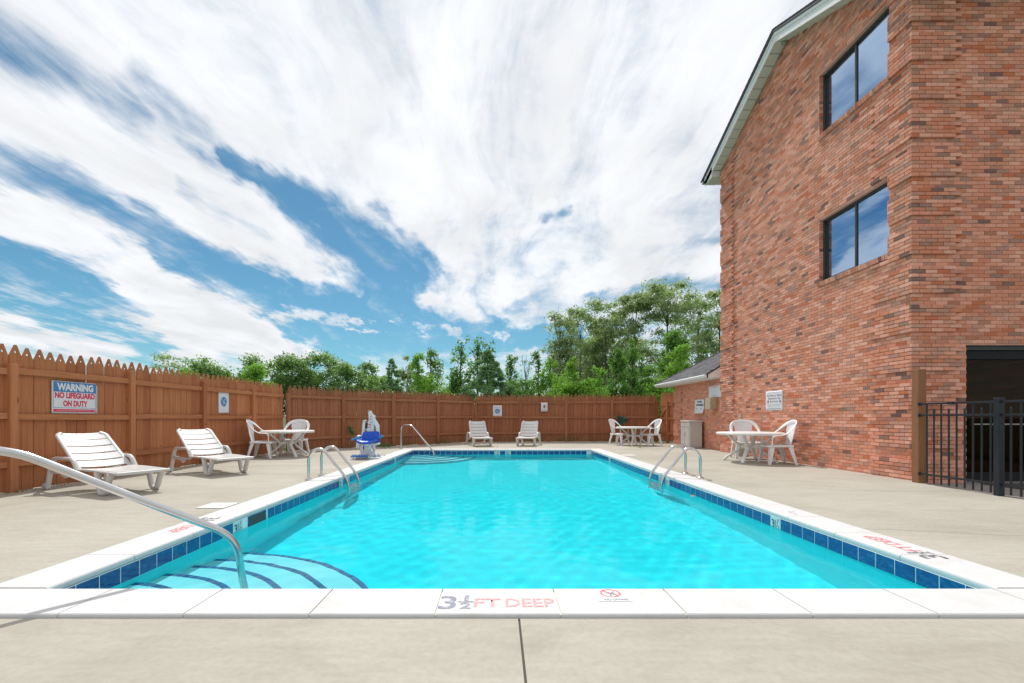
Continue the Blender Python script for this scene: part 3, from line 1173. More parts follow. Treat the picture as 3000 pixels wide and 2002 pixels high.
left_posts = [(fx(y), y) for y in (0.45, 2.6, 4.7, 6.70, 8.80, 10.85, 12.92)] + [(-6.89, 14.7)]
fence('picket_fence', 'long reddish brown picket fence behind the loungers, carrying the warning sign', left_posts, M['fence'], M['rail'], seed=4,
      end_posts=(True, False), post_extra={4: 0.10, 5: 0.06})
mid_posts = [(-6.80, 14.78), (-5.58, 16.42), (-4.05, 17.62), (-2.50, 18.95), (-1.02, 20.50)]
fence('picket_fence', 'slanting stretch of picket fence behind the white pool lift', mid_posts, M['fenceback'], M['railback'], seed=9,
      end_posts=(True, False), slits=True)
back_posts = [(-0.98, 20.64), (1.03, 20.68), (3.11, 20.7), (5.19, 20.7), (7.22, 20.66)]
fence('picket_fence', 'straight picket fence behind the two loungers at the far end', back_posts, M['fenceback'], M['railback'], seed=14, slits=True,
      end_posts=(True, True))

# gate between the back fence and the outbuilding
gate = empty('wooden_gate', (7.32, 20.5, 0), 0, 'wooden gate with diagonal brace beside the brick outbuilding', 'gate')
g0 = Vector((7.32, 20.5, 0))
ga, gc = Vector((7.30, 20.52, 0)), Vector((7.44, 19.16, 0))
gd = (gc - ga)
gang = math.atan2(gd.y, gd.x)
gp = picket_mesh(0.14, 2.10, False)
gp.materials.append(M['fence'])
for k in range(9):
    p = ga + gd * ((k + .5) / 9) - g0
    link('picket', gp, gate, (p.x + 0.045, p.y, 0.10 + random.uniform(-.02, .03)), (0, 0, gang), (1, 1, 1))
for zc in (1.66, 1.06, 0.42):
    b = MB()
    b.box((0, 0, 0), (gd.length - .1, 0.04, 0.10), bevel=.004)
    r = b.build('rail', M['rail'], gate)
    p = (ga + gc) / 2 - g0
    r.location = (p.x, p.y, zc)
    r.rotation_euler = (0, 0, gang)
for (za, zb) in ((1.12, 1.60), (1.0, 0.48)):
    b = MB()
    ln = math.hypot(0.62, zb - za)
    b.box((0, 0, 0), (ln, 0.036, 0.09), bevel=.004)
    r = b.build('brace', M['rail'], gate)
    p = ga + gd * 0.30 - g0
    r.location = (p.x - .004, p.y, (za + zb) / 2)
    r.rotation_euler = (0, -math.atan2(zb - za, 0.62), gang)
b = MB()
b.box((0, 0, 0), (0.12, 0.12, 1.78), bevel=.006)
r = b.build('gate_post', M['fence'], gate)
r.location = (ga.x + gd.x * .62 - g0.x - .03, ga.y + gd.y * .62 - g0.y, .89)
b = MB()
b.box((0, 0, 0), (0.05, 0.10, 0.07), bevel=.01)
r = b.build('latch', M['black'], gate)
r.location = (ga.x + gd.x * .12 - g0.x - .04, ga.y + gd.y * .12 - g0.y, 1.34)

# ------------------------------------------------------------------ brick buildings
CO = 0.0679                                    # height of a course
Z0 = 0.566 - 9 * CO                            # a joint falls at 0.566, the foot of a corner block
BL, BJ = 0.2035, 0.0095
CAMP = Vector((0, 0, CAM_H))


def proj_ok(p):
    if p.y < 0.5:
        return False
    px = 1458 + 1333 * p.x / p.y
    py = 1224 - 1333 * (p.z - CAM_H) / p.y
    return -20 < px < 3020 and -20 < py < 2010


def in_block(n):
    """courses of the projecting corner blocks: seven out, three back"""
    return (n - 9) % 10 < 7


class Wall:
    """a brick face. along: unit vector of growing s, origin at s=0, nrm: outward"""
    def __init__(self, origin, along, nrm):
        self.o, self.a, self.n = Vector(origin), Vector(along), Vector(nrm)
        self.bricks = []                        # (s0, s1, z0, z1, proud)

    def course(self, n, s0, s1, start_header, cuts, proud_zones, z_of=None):
        za = Z0 + n * CO
        zb = za + CO - BJ
        pieces = []
        s = s0
        ln = 0.097 if start_header else BL
        while s < s1 - 0.01:
            e = min(s + ln, s1)
            pieces.append([s, e])
            s = e + BJ
            ln = BL
        out = []
        for (p, q) in pieces:
            segs = [(p, q)]
            for (ca, cb, cz0, cz1) in cuts:
                if zb <= cz0 + .012 or za >= cz1 - .012:
                    continue
                nxt = []
                for (u, v) in segs:
                    if v <= ca or u >= cb:
                        nxt.append((u, v))
                    else:
                        if u < ca - 0.02:
                            nxt.append((u, ca))
                        if v > cb + 0.02:
                            nxt.append((cb, v))
                segs = nxt
            for (u, v) in segs:
                proud = 0.0
                for (ua, ub, amt) in proud_zones:
                    if u >= ua - .06 and v <= ub + .06:
                        proud = amt
                out.append((u, v, za, zb, proud))
        self.bricks += out


def lay_bricks(parent, walls, mat, stuff_name, limit=300, depth=0.02):
    """the bricks that show largest become parts, the rest one mesh"""
    allb = []
    for w in walls:
        for (u, v, za, zb, pr) in w.bricks:
            c = w.o + w.a * ((u + v) / 2) + Vector((0, 0, (za + zb) / 2))
            view = (CAMP - c)
            dist = max(c.y, .3)
            facing = abs(w.n.dot(view)) / dist
            area = (v - u) * (zb - za) * facing / dist ** 2 if proj_ok(c) else 0.0
            allb.append((area, w, u, v, za, zb, pr))
    allb.sort(key=lambda t: -t[0])
    off = world_loc(parent)
    unit = MB()
    # front face and four returns; the back lies in the mortar
    x, y, z = .5, .5, .5
    unit.add([(-x, -y, -z), (x, -y, -z), (x, -y, z), (-x, -y, z), (-x, y, -z), (x, y, -z), (x, y, z), (-x, y, z)],
             [(0, 1, 2, 3), (0, 4, 5, 1), (1, 5, 6, 2), (2, 6, 7, 3), (3, 7, 4, 0)])
    bm_ = unit.mesh('brick')
    bm_.materials.append(mat)
    V, F = [], []
    for i, (area, w, u, v, za, zb, pr) in enumerate(allb):
        jit = random.uniform(-.0016, .0016)
        face = pr + jit
        th = depth + pr
        c = w.o + w.a * ((u + v) / 2) + Vector((0, 0, (za + zb) / 2)) + w.n * (face - th / 2)
        if i < limit and area > 0:
            ang = math.atan2(-w.n.y, -w.n.x) - math.pi / 2
            link('brick', bm_, parent, c - off, (0, 0, ang), (v - u, th, zb - za))
        else:
            h, t, g_ = (v - u) / 2, th / 2, (zb - za) / 2
            k = len(V)
            up = Vector((0, 0, 1))
            side = w.n.cross(up)
            for (sx, sy, sz) in ((-1, -1, -1), (1, -1, -1), (1, -1, 1), (-1, -1, 1), (-1, 1, -1), (1, 1, -1), (1, 1, 1), (-1, 1, 1)):
                V.append(c - off + side * (-sx * h) + w.n * (-sy * t) + up * (sz * g_))
            for f in ((0, 1, 2, 3), (0, 4, 5, 1), (1, 5, 6, 2), (2, 6, 7, 3), (3, 7, 4, 0)):
                F.append([k + q for q in f])
    if V:
        me_ = np_mesh(stuff_name, np.array([tuple(p) for p in V]), np.array(F))
        me_.materials.append(mat)
        o = bpy.data.objects.new(stuff_name, me_)
        col.objects.link(o)
        o.parent = parent
        o['kind'] = 'stuff'


BX, BY = 7.25, 7.97                            # the corner of the main building
FY = 14.76                                     # its far end
RIDGE_Y, RIDGE_Z, EAVE_Z, SLOPE = 11.44, 10.56, 9.09, 0.435
PROUD = 0.038


def soffit_z(y):
    return RIDGE_Z - SLOPE * abs(y - RIDGE_Y)


hotel = empty('brick_building', (BX, BY, 0), 0, 'tall red brick gabled building with two stacked windows', 'building')
WIN = [(8.425, 10.265, 4.155, 5.535), (8.425, 10.265, 7.44, 8.80)]
DOOR = (8.21, 10.30, -0.12, 2.37)
MD = 0.009                                     # mortar lies this far behind the brick faces
wallobj = empty('wall', (0, 0, 0))
wallobj.parent = hotel


def mortar_gable():
    """mortar face of the gable with the two window openings"""
    b = MB()
    yb = [BY, WIN[0][0], WIN[0][1], RIDGE_Y, FY - 0.002]
    zb = [-0.12, WIN[0][2], WIN[0][3], WIN[1][2], WIN[1][3]]
    X = BX + MD
    for i in range(len(yb) - 1):
        ya, yc = yb[i], yb[i + 1]
        for j in range(len(zb)):
            za = zb[j]
            if j < len(zb) - 1:
                zt0 = zt1 = zb[j + 1]
            else:
                zt0, zt1 = soffit_z(ya) + .02, soffit_z(yc) + .02
            if i == 1 and j in (1, 3):
                continue
            if i in (3,) and j == len(zb) - 1:
                pass
            b.add([(X, ya, za), (X, ya, zt0), (X, yc, zt1), (X, yc, za)], [(0, 1, 2, 3)])
    # front return, with the door opening
    Y = BY + MD
    for (xa, xb, za, zc) in ((BX + MD, DOOR[0], -0.12, 9.2), (DOOR[1], 13.0, -0.12, 9.2), (DOOR[0], DOOR[1], DOOR[3], 9.2)):
        b.add([(xa, Y, za), (xb, Y, za), (xb, Y, zc), (xa, Y, zc)], [(0, 1, 2, 3)])
    # far wall and sides of the block so that it is a solid house
    b.add([(BX + MD, FY - .002, -.12), (13, FY - .002, -.12), (13, FY - .002, 9.1), (BX + MD, FY - .002, 9.1)], [(3, 2, 1, 0)])
    b.add([(13, BY, -.12), (13, FY, -.12), (13, FY, 9.1), (13, BY, 9.1)], [(3, 2, 1, 0)])
    # window reveals
    for (ya, yc, za, zc) in WIN:
        D = 0.105
        for (p, q) in (((ya, za), (ya, zc)), ((yc, zc), (yc, za)), ((ya, zc), (yc, zc)), ((yc, za), (ya, za))):
            b.add([(X, p[0], p[1]), (X, q[0], q[1]), (X + D, q[0], q[1]), (X + D, p[0], p[1])], [(3, 2, 1, 0)])
    # door reveal
    for (p, q) in (((DOOR[0], DOOR[2]), (DOOR[0], DOOR[3])), ((DOOR[0], DOOR[3]), (DOOR[1], DOOR[3])), ((DOOR[1], DOOR[3]), (DOOR[1], DOOR[2]))):
        b.add([(p[0], Y, p[1]), (q[0], Y, q[1]), (q[0], Y + .10, q[1]), (p[0], Y + .10, p[1])], [(0, 1, 2, 3)])
    return b


mg = mortar_gable().build('mortar', M['mortar'], wallobj, world=True)
side = Wall((BX, BY, 0), (0, 1, 0), (-1, 0, 0))
front = Wall((BX, BY, 0), (1, 0, 0), (0, -1, 0))
LS = FY - BY
QW = 0.842                                    # length of the corner blocks
n = 0
while Z0 + n * CO < RIDGE_Z + 0.1:
    z = Z0 + n * CO
    # stop under the soffit
    ya, yb = BY, FY
    if z > EAVE_Z - 0.2:
        reach = (RIDGE_Z - z) / SLOPE + 0.02
        ya, yb = max(BY, RIDGE_Y - reach), min(FY, RIDGE_Y + reach)
    if yb - ya > 0.05:
        blk = in_block(n)
        zones = [(0, QW, PROUD), (LS - QW, LS, PROUD)] if blk and z < 9.0 else []
        cuts = [(w_[0] - BY, w_[1] - BY, w_[2] - .115, w_[3]) for w_ in WIN]
        cuts = [(c[0] - .0, c[1] + .0, c[2], c[3]) for c in cuts]
        side.course(n, ya - BY, yb - BY, (n % 2 == 0) if ya == BY else False, cuts, zones)
    if z < 9.15:
        zones = [(0, QW, PROUD)] if in_block(n) else []
        front.course(n, 0.0, 5.6, n % 2 == 1, [(DOOR[0] - BX, DOOR[1] - BX, DOOR[2], DOOR[3])], zones)
    n += 1
# let the corner blocks wrap: the first brick of each face reaches the other face's line
def wrap(w):
    out = []
    for (u, v, za, zb, pr) in w.bricks:
        if u < 0.001 and pr > 0:
            u = -pr + .0005
        out.append((u, v, za, zb, pr))
    w.bricks = out


wrap(front)
side.bricks = [((u + .001 if u < .001 else u), v, za, zb, pr) for (u, v, za, zb, pr) in side.bricks]
lay_bricks(wallobj, [side, front], M['brick'], 'brickwork', 300)

# windows: reveal bricks, frame, sliding panes, rowlock sill
for (ya, yc, za, zc) in WIN:
    win = empty('window', (BX - BX, ya - BY, za))
    win.parent = hotel
    wl = world_loc(win)
    X = BX + 0.095
    fb = MB()
    fw = 0.042
    for (c, s) in (((X + .03, (ya + yc) / 2, zc - fw / 2), (0.075, yc - ya - .002, fw)), ((X + .03, (ya + yc) / 2, za + fw / 2), (0.075, yc - ya - .002, fw)),
                   ((X + .03, ya + fw / 2 + .001, (za + zc) / 2), (0.075, fw, zc - za - 2 * fw)), ((X + .03, yc - fw / 2 - .001, (za + zc) / 2), (0.075, fw, zc - za - 2 * fw)),
                   ((X + .034, (ya + yc) / 2, (za + zc) / 2), (0.06, 0.045, zc - za - 2 * fw)),
                   ((X + .006, (ya + yc) / 2, zc - .012), (0.03, yc - ya - .004, 0.024))):
        fb.box(c, s, bevel=.004)
    # slimmer sash round the far pane
    ym_ = (ya + yc) / 2
    for (c, s) in (((X + .045, ym_ + (yc - ym_) / 2, zc - fw - .013), (0.03, yc - ym_ - .08, .026)), ((X + .045, ym_ + (yc - ym_) / 2, za + fw + .013), (0.03, yc - ym_ - .08, .026)),
                   ((X + .045, yc - fw - .014, (za + zc) / 2), (0.03, .026, zc - za - 2 * fw - .05))):
        fb.box(c, s)
    fb.build('frame', M['frame'], win, world=True)
    for (y0_, y1_, xo) in ((ya + fw, ym_ - .02, .030), (ym_ + .02, yc - fw, .048)):
        p = MB()
        p.box((X + xo, (y0_ + y1_) / 2, (za + zc) / 2), (0.006, y1_ - y0_, zc - za - 2 * fw))
        p.build('pane', M['glass'], win, world=True)
    # dim room and the edge of a curtain
    p = MB()
    p.box((X + .75, (ya + yc) / 2, (za + zc) / 2), (1.2, yc - ya + .6, zc - za + .5))
    p.f = [f for i, f in enumerate(p.f) if i != 5]
    p.s = p.s[:len(p.f)]
    p.build('room', M['room'], win, world=True)
    p = MB()
    q = [(X + .16 + .02 * math.sin(k * 1.7), yc - 0.05 - 0.30 * k / 12) for k in range(13)]
    for k in range(12):
        p.add([(q[k][0], q[k][1], za + .03), (q[k + 1][0], q[k + 1][1], za + .03), (q[k + 1][0], q[k + 1][1], zc - .03), (q[k][0], q[k][1], zc - .03)], [(0, 1, 2, 3)], True)
    p.build('curtain', M['curtain'], win, world=True)
    # reveal bricks on the far jamb
    rb = MB()
    k = 0
    while Z0 + k * CO < zc:
        zz = Z0 + k * CO
        if zz > za - .02 and zz + CO < zc + .03:
            rb.box((BX + .05, yc + .004, zz + (CO - BJ) / 2), (0.097, 0.02, CO - BJ))
            rb.box((BX + .05, ya - .004, zz + (CO - BJ) / 2), (0.097, 0.02, CO - BJ))
        k += 1
    rb.build('reveal_bricks', M['brick'], win, world=True)['kind'] = 'stuff'
    sm_ = MB()
    sm_.box((0, 0, 0), (0.16, 0.060, 0.092), bevel=.003)
    sme = sm_.mesh('sill_brick')
    sme.materials.append(M['brick'])
    ns = 27
    for k in range(ns):
        y = ya - .012 + (yc - ya + .03) * (k + .5) / ns
        link('sill_brick', sme, win, (BX + 0.035 - wl.x + random.uniform(-.002, .002), y - wl.y, za - .055 - wl.z), (0, -R(9), 0), (1, (yc - ya + .03) / ns * .93 / .060, 1))
    sb = MB()
    sb.box((BX + .06, (ya + yc) / 2, za - .062), (0.10, yc - ya - .004, .08))
    sb.build('sill_mortar', M['mortar'], win, world=True)

# gable roof: white rake boards, pale green soffit panels, shingled slopes
roof = empty('roof', (0, 0, 9))
roof.parent = hotel
OX = 6.955                                     # outer line of the overhang
EY = 15.27


def rake(b, xa, xb, z_lo, z_hi, ext):
    """a board following both slopes between two heights above the soffit line"""
    yA, yB = RIDGE_Y + (EY - RIDGE_Y), RIDGE_Y - 4.2
    for (p, q) in (((RIDGE_Y, soffit_z(RIDGE_Y)), (yA, RIDGE_Z - SLOPE * (yA - RIDGE_Y))), ((RIDGE_Y, soffit_z(RIDGE_Y)), (yB, RIDGE_Z - SLOPE * (RIDGE_Y - yB)))):
        v = []
        for x in (xa, xb):
            v += [(x, p[0], p[1] + z_lo), (x, q[0], q[1] + z_lo), (x, q[0], q[1] + z_hi), (x, p[0], p[1] + z_hi)]
        fs = [(0, 1, 2, 3), (7, 6, 5, 4), (0, 4, 5, 1), (1, 5, 6, 2), (2, 6, 7, 3), (3, 7, 4, 0)]
        b.add(v, fs)


b = MB()
rake(b, OX, OX + 0.022, -0.035, 0.20, 0)
b.build('rake_board', M['vinyl'], roof, world=True)
b = MB()
rake(b, OX - 0.018, OX + 0.004, 0.135, 0.215, 0)
b.build('rake_trim', M['vinyl'], roof, world=True)
b = MB()
rake(b, OX - 0.045, 13.2, 0.222, 0.30, 0)
b.build('roof_deck', M['dark'], roof, world=True)
b = MB()
rake(b, OX + .03, 13.2, 0.16, 0.22, 0)
b.build('roof_underlay', M['soffit'], roof, world=True)
# soffit panels, one by one
sw_ = 0.26
for sgn in (1, -1):
    y = 0.0
    k = 0
    while y < (FY - RIDGE_Y if sgn > 0 else 3.9) - .01:
        w_ = min(sw_, (FY - RIDGE_Y if sgn > 0 else 3.9) - y)
        p = MB()
        p.box((0, 0, 0), (BX - OX - .024, (w_ - .012) * math.sqrt(1 + SLOPE ** 2), 0.012), bevel=.003)
        o = p.build('soffit_panel', M['soffit'], roof)
        yc_ = RIDGE_Y + sgn * (y + w_ / 2)
        rl = world_loc(roof)
        o.location = ((OX + .022 + BX) / 2 - rl.x, yc_ - rl.y, soffit_z(yc_) + .004 - rl.z)
        o.rotation_euler = (-sgn * math.atan(SLOPE), 0, 0)
        y += sw_
b = MB()
rake(b, OX + .024, BX - .002, 0.018, 0.03, 0)
b.build('soffit_backing', M['dark'], roof, world=True)
# boxed eave return at the far corner
ZB = 8.905
b = MB()
b.add([(OX, FY + .02, ZB), (BX + 0.0, FY + .02, ZB), (BX, FY + .02, soffit_z(FY) + .02), (OX, FY + .02, soffit_z(FY) + .02)], [(0, 1, 2, 3)])
b.add([(OX, FY + .02, ZB), (OX, EY, ZB), (OX, EY, soffit_z(EY) + .2), (OX, FY + .02, soffit_z(FY) + .2)], [(3, 2, 1, 0)])
b.add([(OX, EY, ZB), (13, EY, ZB), (13, EY, soffit_z(EY) + .2), (OX, EY, soffit_z(EY) + .2)], [(3, 2, 1, 0)])
b.build('eave_return', M['vinyl'], roof, world=True)
for k in range(3):
    p = MB()
    p.box((OX + .06 + .112 * k, (FY + EY) / 2 + .01, ZB - .004), (0.105, EY - FY - .02, .012), bevel=.003)
    p.build('soffit_panel', M['soffit'], roof, world=True)
p = MB()
p.box((10, (FY + EY) / 2, ZB + .004), (6.1, EY - FY, .006))
p.build('eave_soffit', M['soffit'], roof, world=True)
p = MB()
p.tube([(OX - .06, EY + .05, ZB + .09), (12.9, EY + .05, ZB + .09)], 0.055, 8)
p.build('gutter', M['bolt'], roof, world=True)
# shingle courses on the far and near slopes (edges seen from below)
b = MB()
for sgn in (1, -1):
    k = 0
    while k * 0.14 < 4.0:
        y = RIDGE_Y + sgn * (k * .14 + .07)
        b.box(((OX - .055 + 13.2) / 2, y, RIDGE_Z - SLOPE * abs(y - RIDGE_Y) + .304), (13.2 - OX + .055, .15, .012), (-sgn * (math.atan(SLOPE) - .05), 0, 0))
        k += 1
b.build('shingle_courses', M['shingle'], roof, world=True)['kind'] = 'stuff'
p = MB()
p.box((BX - .06, RIDGE_Y - .02, soffit_z(RIDGE_Y) - .05), (.10, .11, .09), bevel=.02)
p.build('vent_cap', M['cement'], roof, world=True)

# glass door with black frame
door = empty('door', (DOOR[0] - BX, 0.06, 0))
door.parent = hotel
b = MB()
yd = BY + 0.13
b.box((9.26, yd - .01, 2.33), (2.085, 0.11, 0.078), bevel=.004)
b.build('head_trim', M['frame'], door, world=True)
b = MB()
for (cx, cz_, sx, sz) in ((8.245, 1.10, .06, 2.38), (9.735, 1.10, .085, 2.38), (9.0, 2.21, 1.44, .16), (9.0, .02, 1.44, .22)):
    b.box((cx, yd, cz_), (sx, .07, sz), bevel=.004)
b.build('frame', M['doorframe'], door, world=True)
b = MB()
b.box((8.99, yd + .01, 1.13), (1.42, .008, 2.0))
b.box((10.1, yd + .01, 1.13), (.6, .008, 2.3))
b.build('pane', M['doorglass'], door, world=True)
b = MB()
b.tube([(8.37, yd - .09, 0.98), (9.58, yd - .09, 0.98)], .016, 8)
for xx_ in (8.40, 9.55):
    b.tube([(xx_, yd - .09, .98), (xx_, yd, .98)], .012, 6)
b.build('push_bar', M['bolt'], door, world=True)
b = MB()
b.box((9.0, yd - .03, -.05), (1.5, .16, .045), bevel=.006)
b.build('threshold', M['bolt'], door, world=True)
b = MB()
b.box((9.26, BY + 1.3, 1.1), (2.05, 2.2, 2.5))
b.f = [f for i, f in enumerate(b.f) if i != 2]
b.s = b.s[:len(b.f)]
b.build('room', M['room'], door, world=True)
b = MB()
for k in range(8):
    b.box((9.52 + .012 * k, yd + .10 + .012 * (k % 2), 1.12), (.0125, .02, 2.0))
b.build('curtain', M['curtain'], door, world=True)

# ---- low outbuilding beyond, with a shingled hip roof
WX = 7.42
wing = empty('brick_outbuilding', (WX, 17, 0), 0, 'low brick outbuilding with a grey shingle roof behind the tall building', 'building')
wwall = empty('wall', (0, 0, 0))
wwall.parent = wing
WY0, WY1 = 14.77, 19.12
wl_ = Wall((WX, WY0, 0), (0, 1, 0), (-1, 0, 0))
n = 0
while Z0 + n * CO < 2.40:
    zones = [(WY1 - WY0 - .8, WY1 - WY0, PROUD)] if in_block(n + 3) else []
    wl_.course(n, 0, WY1 - WY0, n % 2 == 0, [], zones)
    n += 1
b = MB()
b.add([(WX + MD, WY0, -.12), (WX + MD, WY1, -.12), (WX + MD, WY1, 2.45), (WX + MD, WY0, 2.45)], [(3, 2, 1, 0)])
b.add([(WX + MD, WY1 - .002, -.12), (12, WY1 - .002, -.12), (12, WY1 - .002, 2.45), (WX + MD, WY1 - .002, 2.45)], [(3, 2, 1, 0)])
b.add([(12, WY0, -.12), (12, WY1, -.12), (12, WY1, 2.45), (12, WY0, 2.45)], [(0, 1, 2, 3)])
b.build('mortar', M['mortar'], wwall, world=True)
lay_bricks(wwall, [wl_], M['brickfar'], 'brickwork', 300)
wroof = empty('roof', (0, 0, 2.4))
wroof.parent = wing
EX, EZ, YN, YF, RS = 6.97, 2.54, 15.2, 20.0, 0.60
rl = world_loc(wroof)
# roof body (a slope rising to the right, hipped at the far end)
TOPX = 9.9
tz = EZ + RS * (TOPX - EX)
YT = YF - (TOPX - EX) * 0.98
b = MB()
b.add([(EX, YN, EZ), (EX, YF, EZ), (TOPX, YT, tz), (TOPX, YN, tz), (12.9, YF, EZ), (12.9, YN, EZ)],
      [(0, 3, 2, 1), (1, 2, 4), (2, 3, 5, 4), (0, 1, 4, 5), (0, 5, 3)])
b.build('roof_deck', M['dark'], wroof, world=True)
tabs = MB()
tabs.box((0, 0, 0), (0.135, 0.286, 0.010))
tme = tabs.mesh('shingle')
tme.materials.append(M['shingle'])
ang = math.atan(RS)
row = 0
cnt = 0
while True:
    s = 0.055 + row * 0.118
    x = EX - .02 + s * math.cos(ang)
    if x > TOPX - .05 or cnt > 285:
        break
    zc_ = EZ + RS * (x - EX) + 0.014
    y = YN + .02 + (row % 3) * .097
    yend = YF - (x - EX) * 0.98
    while y + .14 < yend:
        if 1458 + 1333 * x / (y + .14) < 2135 and cnt < 295:
            link('shingle', tme, wroof, (x - rl.x, y + .145 - rl.y, zc_ - rl.z + random.uniform(-.001, .002)), (0, -ang + .045, 0), (1, min(1, (yend - y) / .29), 1))
            cnt += 1
        y += .292
    row += 1
b = MB()
b.tube([(EX, YF + .01, EZ + .02), (TOPX, YT, tz + .02)], .035, 6)
b.build('hip_cap', M['shingle'], wroof, world=True)
# gutter: an ogee trough along the eave
b = MB()
prof = [(0.0, 0.0), (-.075, 0.0), (-.095, -.03), (-.085, -.075), (-.05, -.105), (0.0, -.11)]
vv = [(EX + .01 + p[0], YN - .02, EZ + .0 + p[1]) for p in prof] + [(EX + .01 + p[0], YF + .02, EZ + p[1]) for p in prof]
m_ = len(prof)
b.add(vv, [(i, i + m_, i + 1 + m_, i + 1) for i in range(m_ - 1)] + [tuple(range(m_)), tuple(range(2 * m_ - 1, m_ - 1, -1))])
b.build('gutter', M['vinyl'], wroof, world=True)
b = MB()
b.box(((EX + WX) / 2 + .01, (YN + YF) / 2, EZ - .125), (WX - EX, YF - YN - .02, .02))
b.build('soffit', M['vinyl'], wroof, world=True)
b = MB()
b.prism([(EX + .06, EZ - .11), (7.62, EZ - .11), (7.62, EZ + RS * (7.62 - EX) - .02), (EX + .06, EZ + .01)], 0, .03,
        mat=Matrix.Translation((0, YN - .01, 0)) @ Matrix(((1, 0, 0, 0), (0, 0, 1, 0), (0, 1, 0, 0), (0, 0, 0, 1))))
b.build('rake_board', M['vinyl'], wroof, world=True)
b = MB()
b.box(((EX + 7.62) / 2, YN - .03, EZ + RS * ((EX + 7.62) / 2 - EX) + .01), (0.80, .03, .05), (0, -ang, 0))
b.build('drip_edge', M['dark'], wroof, world=True)
b = MB()
b.box((WX + .06, YN - .1, 3.0), (.04, .10, .30))
b.build('flashing', M['dark'], wroof, world=True)

# ---- railing: posts, three rails, pickets alternately tall and short
RX = 7.05
rail = empty('iron_railing', (RX, 6.4, 0), 0, 'black metal railing in front of the glass door', 'railing')
b = MB()
b.box((0, 0, 0), (0.078, 0.078, 1.42), bevel=.004)
pm = b.mesh('post')
pm.materials.append(M['iron'])
cb = MB()
cb.box((0, 0, 0), (.086, .086, .022), bevel=.007)
cbm = cb.mesh('post_cap')
cbm.materials.append(M['iron'])
RO = world_loc(rail)
for yy in (6.40, 4.55, 2.7):
    po = link('post', pm, rail, (0, yy - RO.y, .65))
    link('post_cap', cbm, po, (0, 0, .72))
for (yb_, ya_) in ((7.60, 6.44), (6.36, 4.59), (4.51, 2.74)):
    for zc_ in (1.325, 1.14, 0.165):
        b = MB()
        b.box((0, (ya_ + yb_) / 2 - RO.y, zc_), (.026, yb_ - ya_, .030), bevel=.003)
        b.build('rail', M['iron'], rail)
    k = 0
    y = yb_ - .125 if yb_ > 7 else yb_ - .11
    while y > ya_ + .06:
        tall = k % 2 == 0 if yb_ > 7 else k % 2 == 1
        h0, h1 = 0.03, (1.31 if tall else 1.235)
        b = MB()
        b.box((0, 0, (h0 + h1) / 2), (.017, .017, h1 - h0))
        if not tall:
            b.add([(-.0085, -.0085, h1), (.0085, -.0085, h1), (.0085, .0085, h1), (-.0085, .0085, h1), (0, 0, h1 + .018)], [(0, 1, 4), (1, 2, 4), (2, 3, 4), (3, 0, 4)])
        o = b.build('picket', M['iron'], rail)
        o.location = (0, y - RO.y, 0)
        y -= .121
        k += 1
for zc_ in (1.325, 1.14, .165):
    b = MB()
    b.box((0, 7.60 - RO.y, zc_), (.05, .03, .055), bevel=.006)
    b.build('bracket', M['iron'], rail)
b = MB()
b.box((0, 7.08 - RO.y, 1.325), (.045, .09, .046), bevel=.005)
b.build('sleeve', M['iron'], rail)
wp = MB()
wp.box((0, 0, .95), (.135, .125, 1.93), bevel=.008)
o = wp.build('wooden_post', M['post'])
o.location = (7.13, 7.70, 0)
tag(o, 'weathered brown wooden post at the brick corner, end of the black railing', 'post')


# ------------------------------------------------------------------ plastic loungers
def arc_pts(pts, r=0.05, n=5):
    """round the corners of a polyline"""
    pts = [Vector(p) for p in pts]
    out = [pts[0]]
    for i in range(1, len(pts) - 1):
        a, b, c = pts[i - 1], pts[i], pts[i + 1]
        rr = min(r, (a - b).length * .45, (c - b).length * .45)
        p, q = b + (a - b).normalized() * rr, b + (c - b).normalized() * rr
        for k in range(n + 1):
            t = k / n
            out.append(p * (1 - t) ** 2 + b * 2 * t * (1 - t) + q * t * t)
    out.append(pts[-1])
    return out


def curved_slat(length, depth, th, sag, n=10, mat_=None):
    """board along Y, its width along X, dished in the middle and rounded at the edges"""
    b = MB()
    rows = []
    prof = [(-depth / 2, -th * .1), (-depth / 2 + .006, th / 2), (depth / 2 - .006, th / 2), (depth / 2, -th * .1), (depth / 2 - .006, -th / 2), (-depth / 2 + .006, -th / 2)]
    for k in range(n + 1):
        y = -length / 2 + length * k / n
        z = -sag * (1 - (2 * y / length) ** 2)
        rows += [(p[0], y, p[1] + z) for p in prof]
    m = len(prof)
    fs = [(i * m + j, i * m + (j + 1) % m, (i + 1) * m + (j + 1) % m, (i + 1) * m + j) for i in range(n) for j in range(m)]
    b.add(rows, fs, False)
    b.add(rows[:m], [tuple(range(m))])
    b.add(rows[-m:], [tuple(range(m - 1, -1, -1))])
    return b


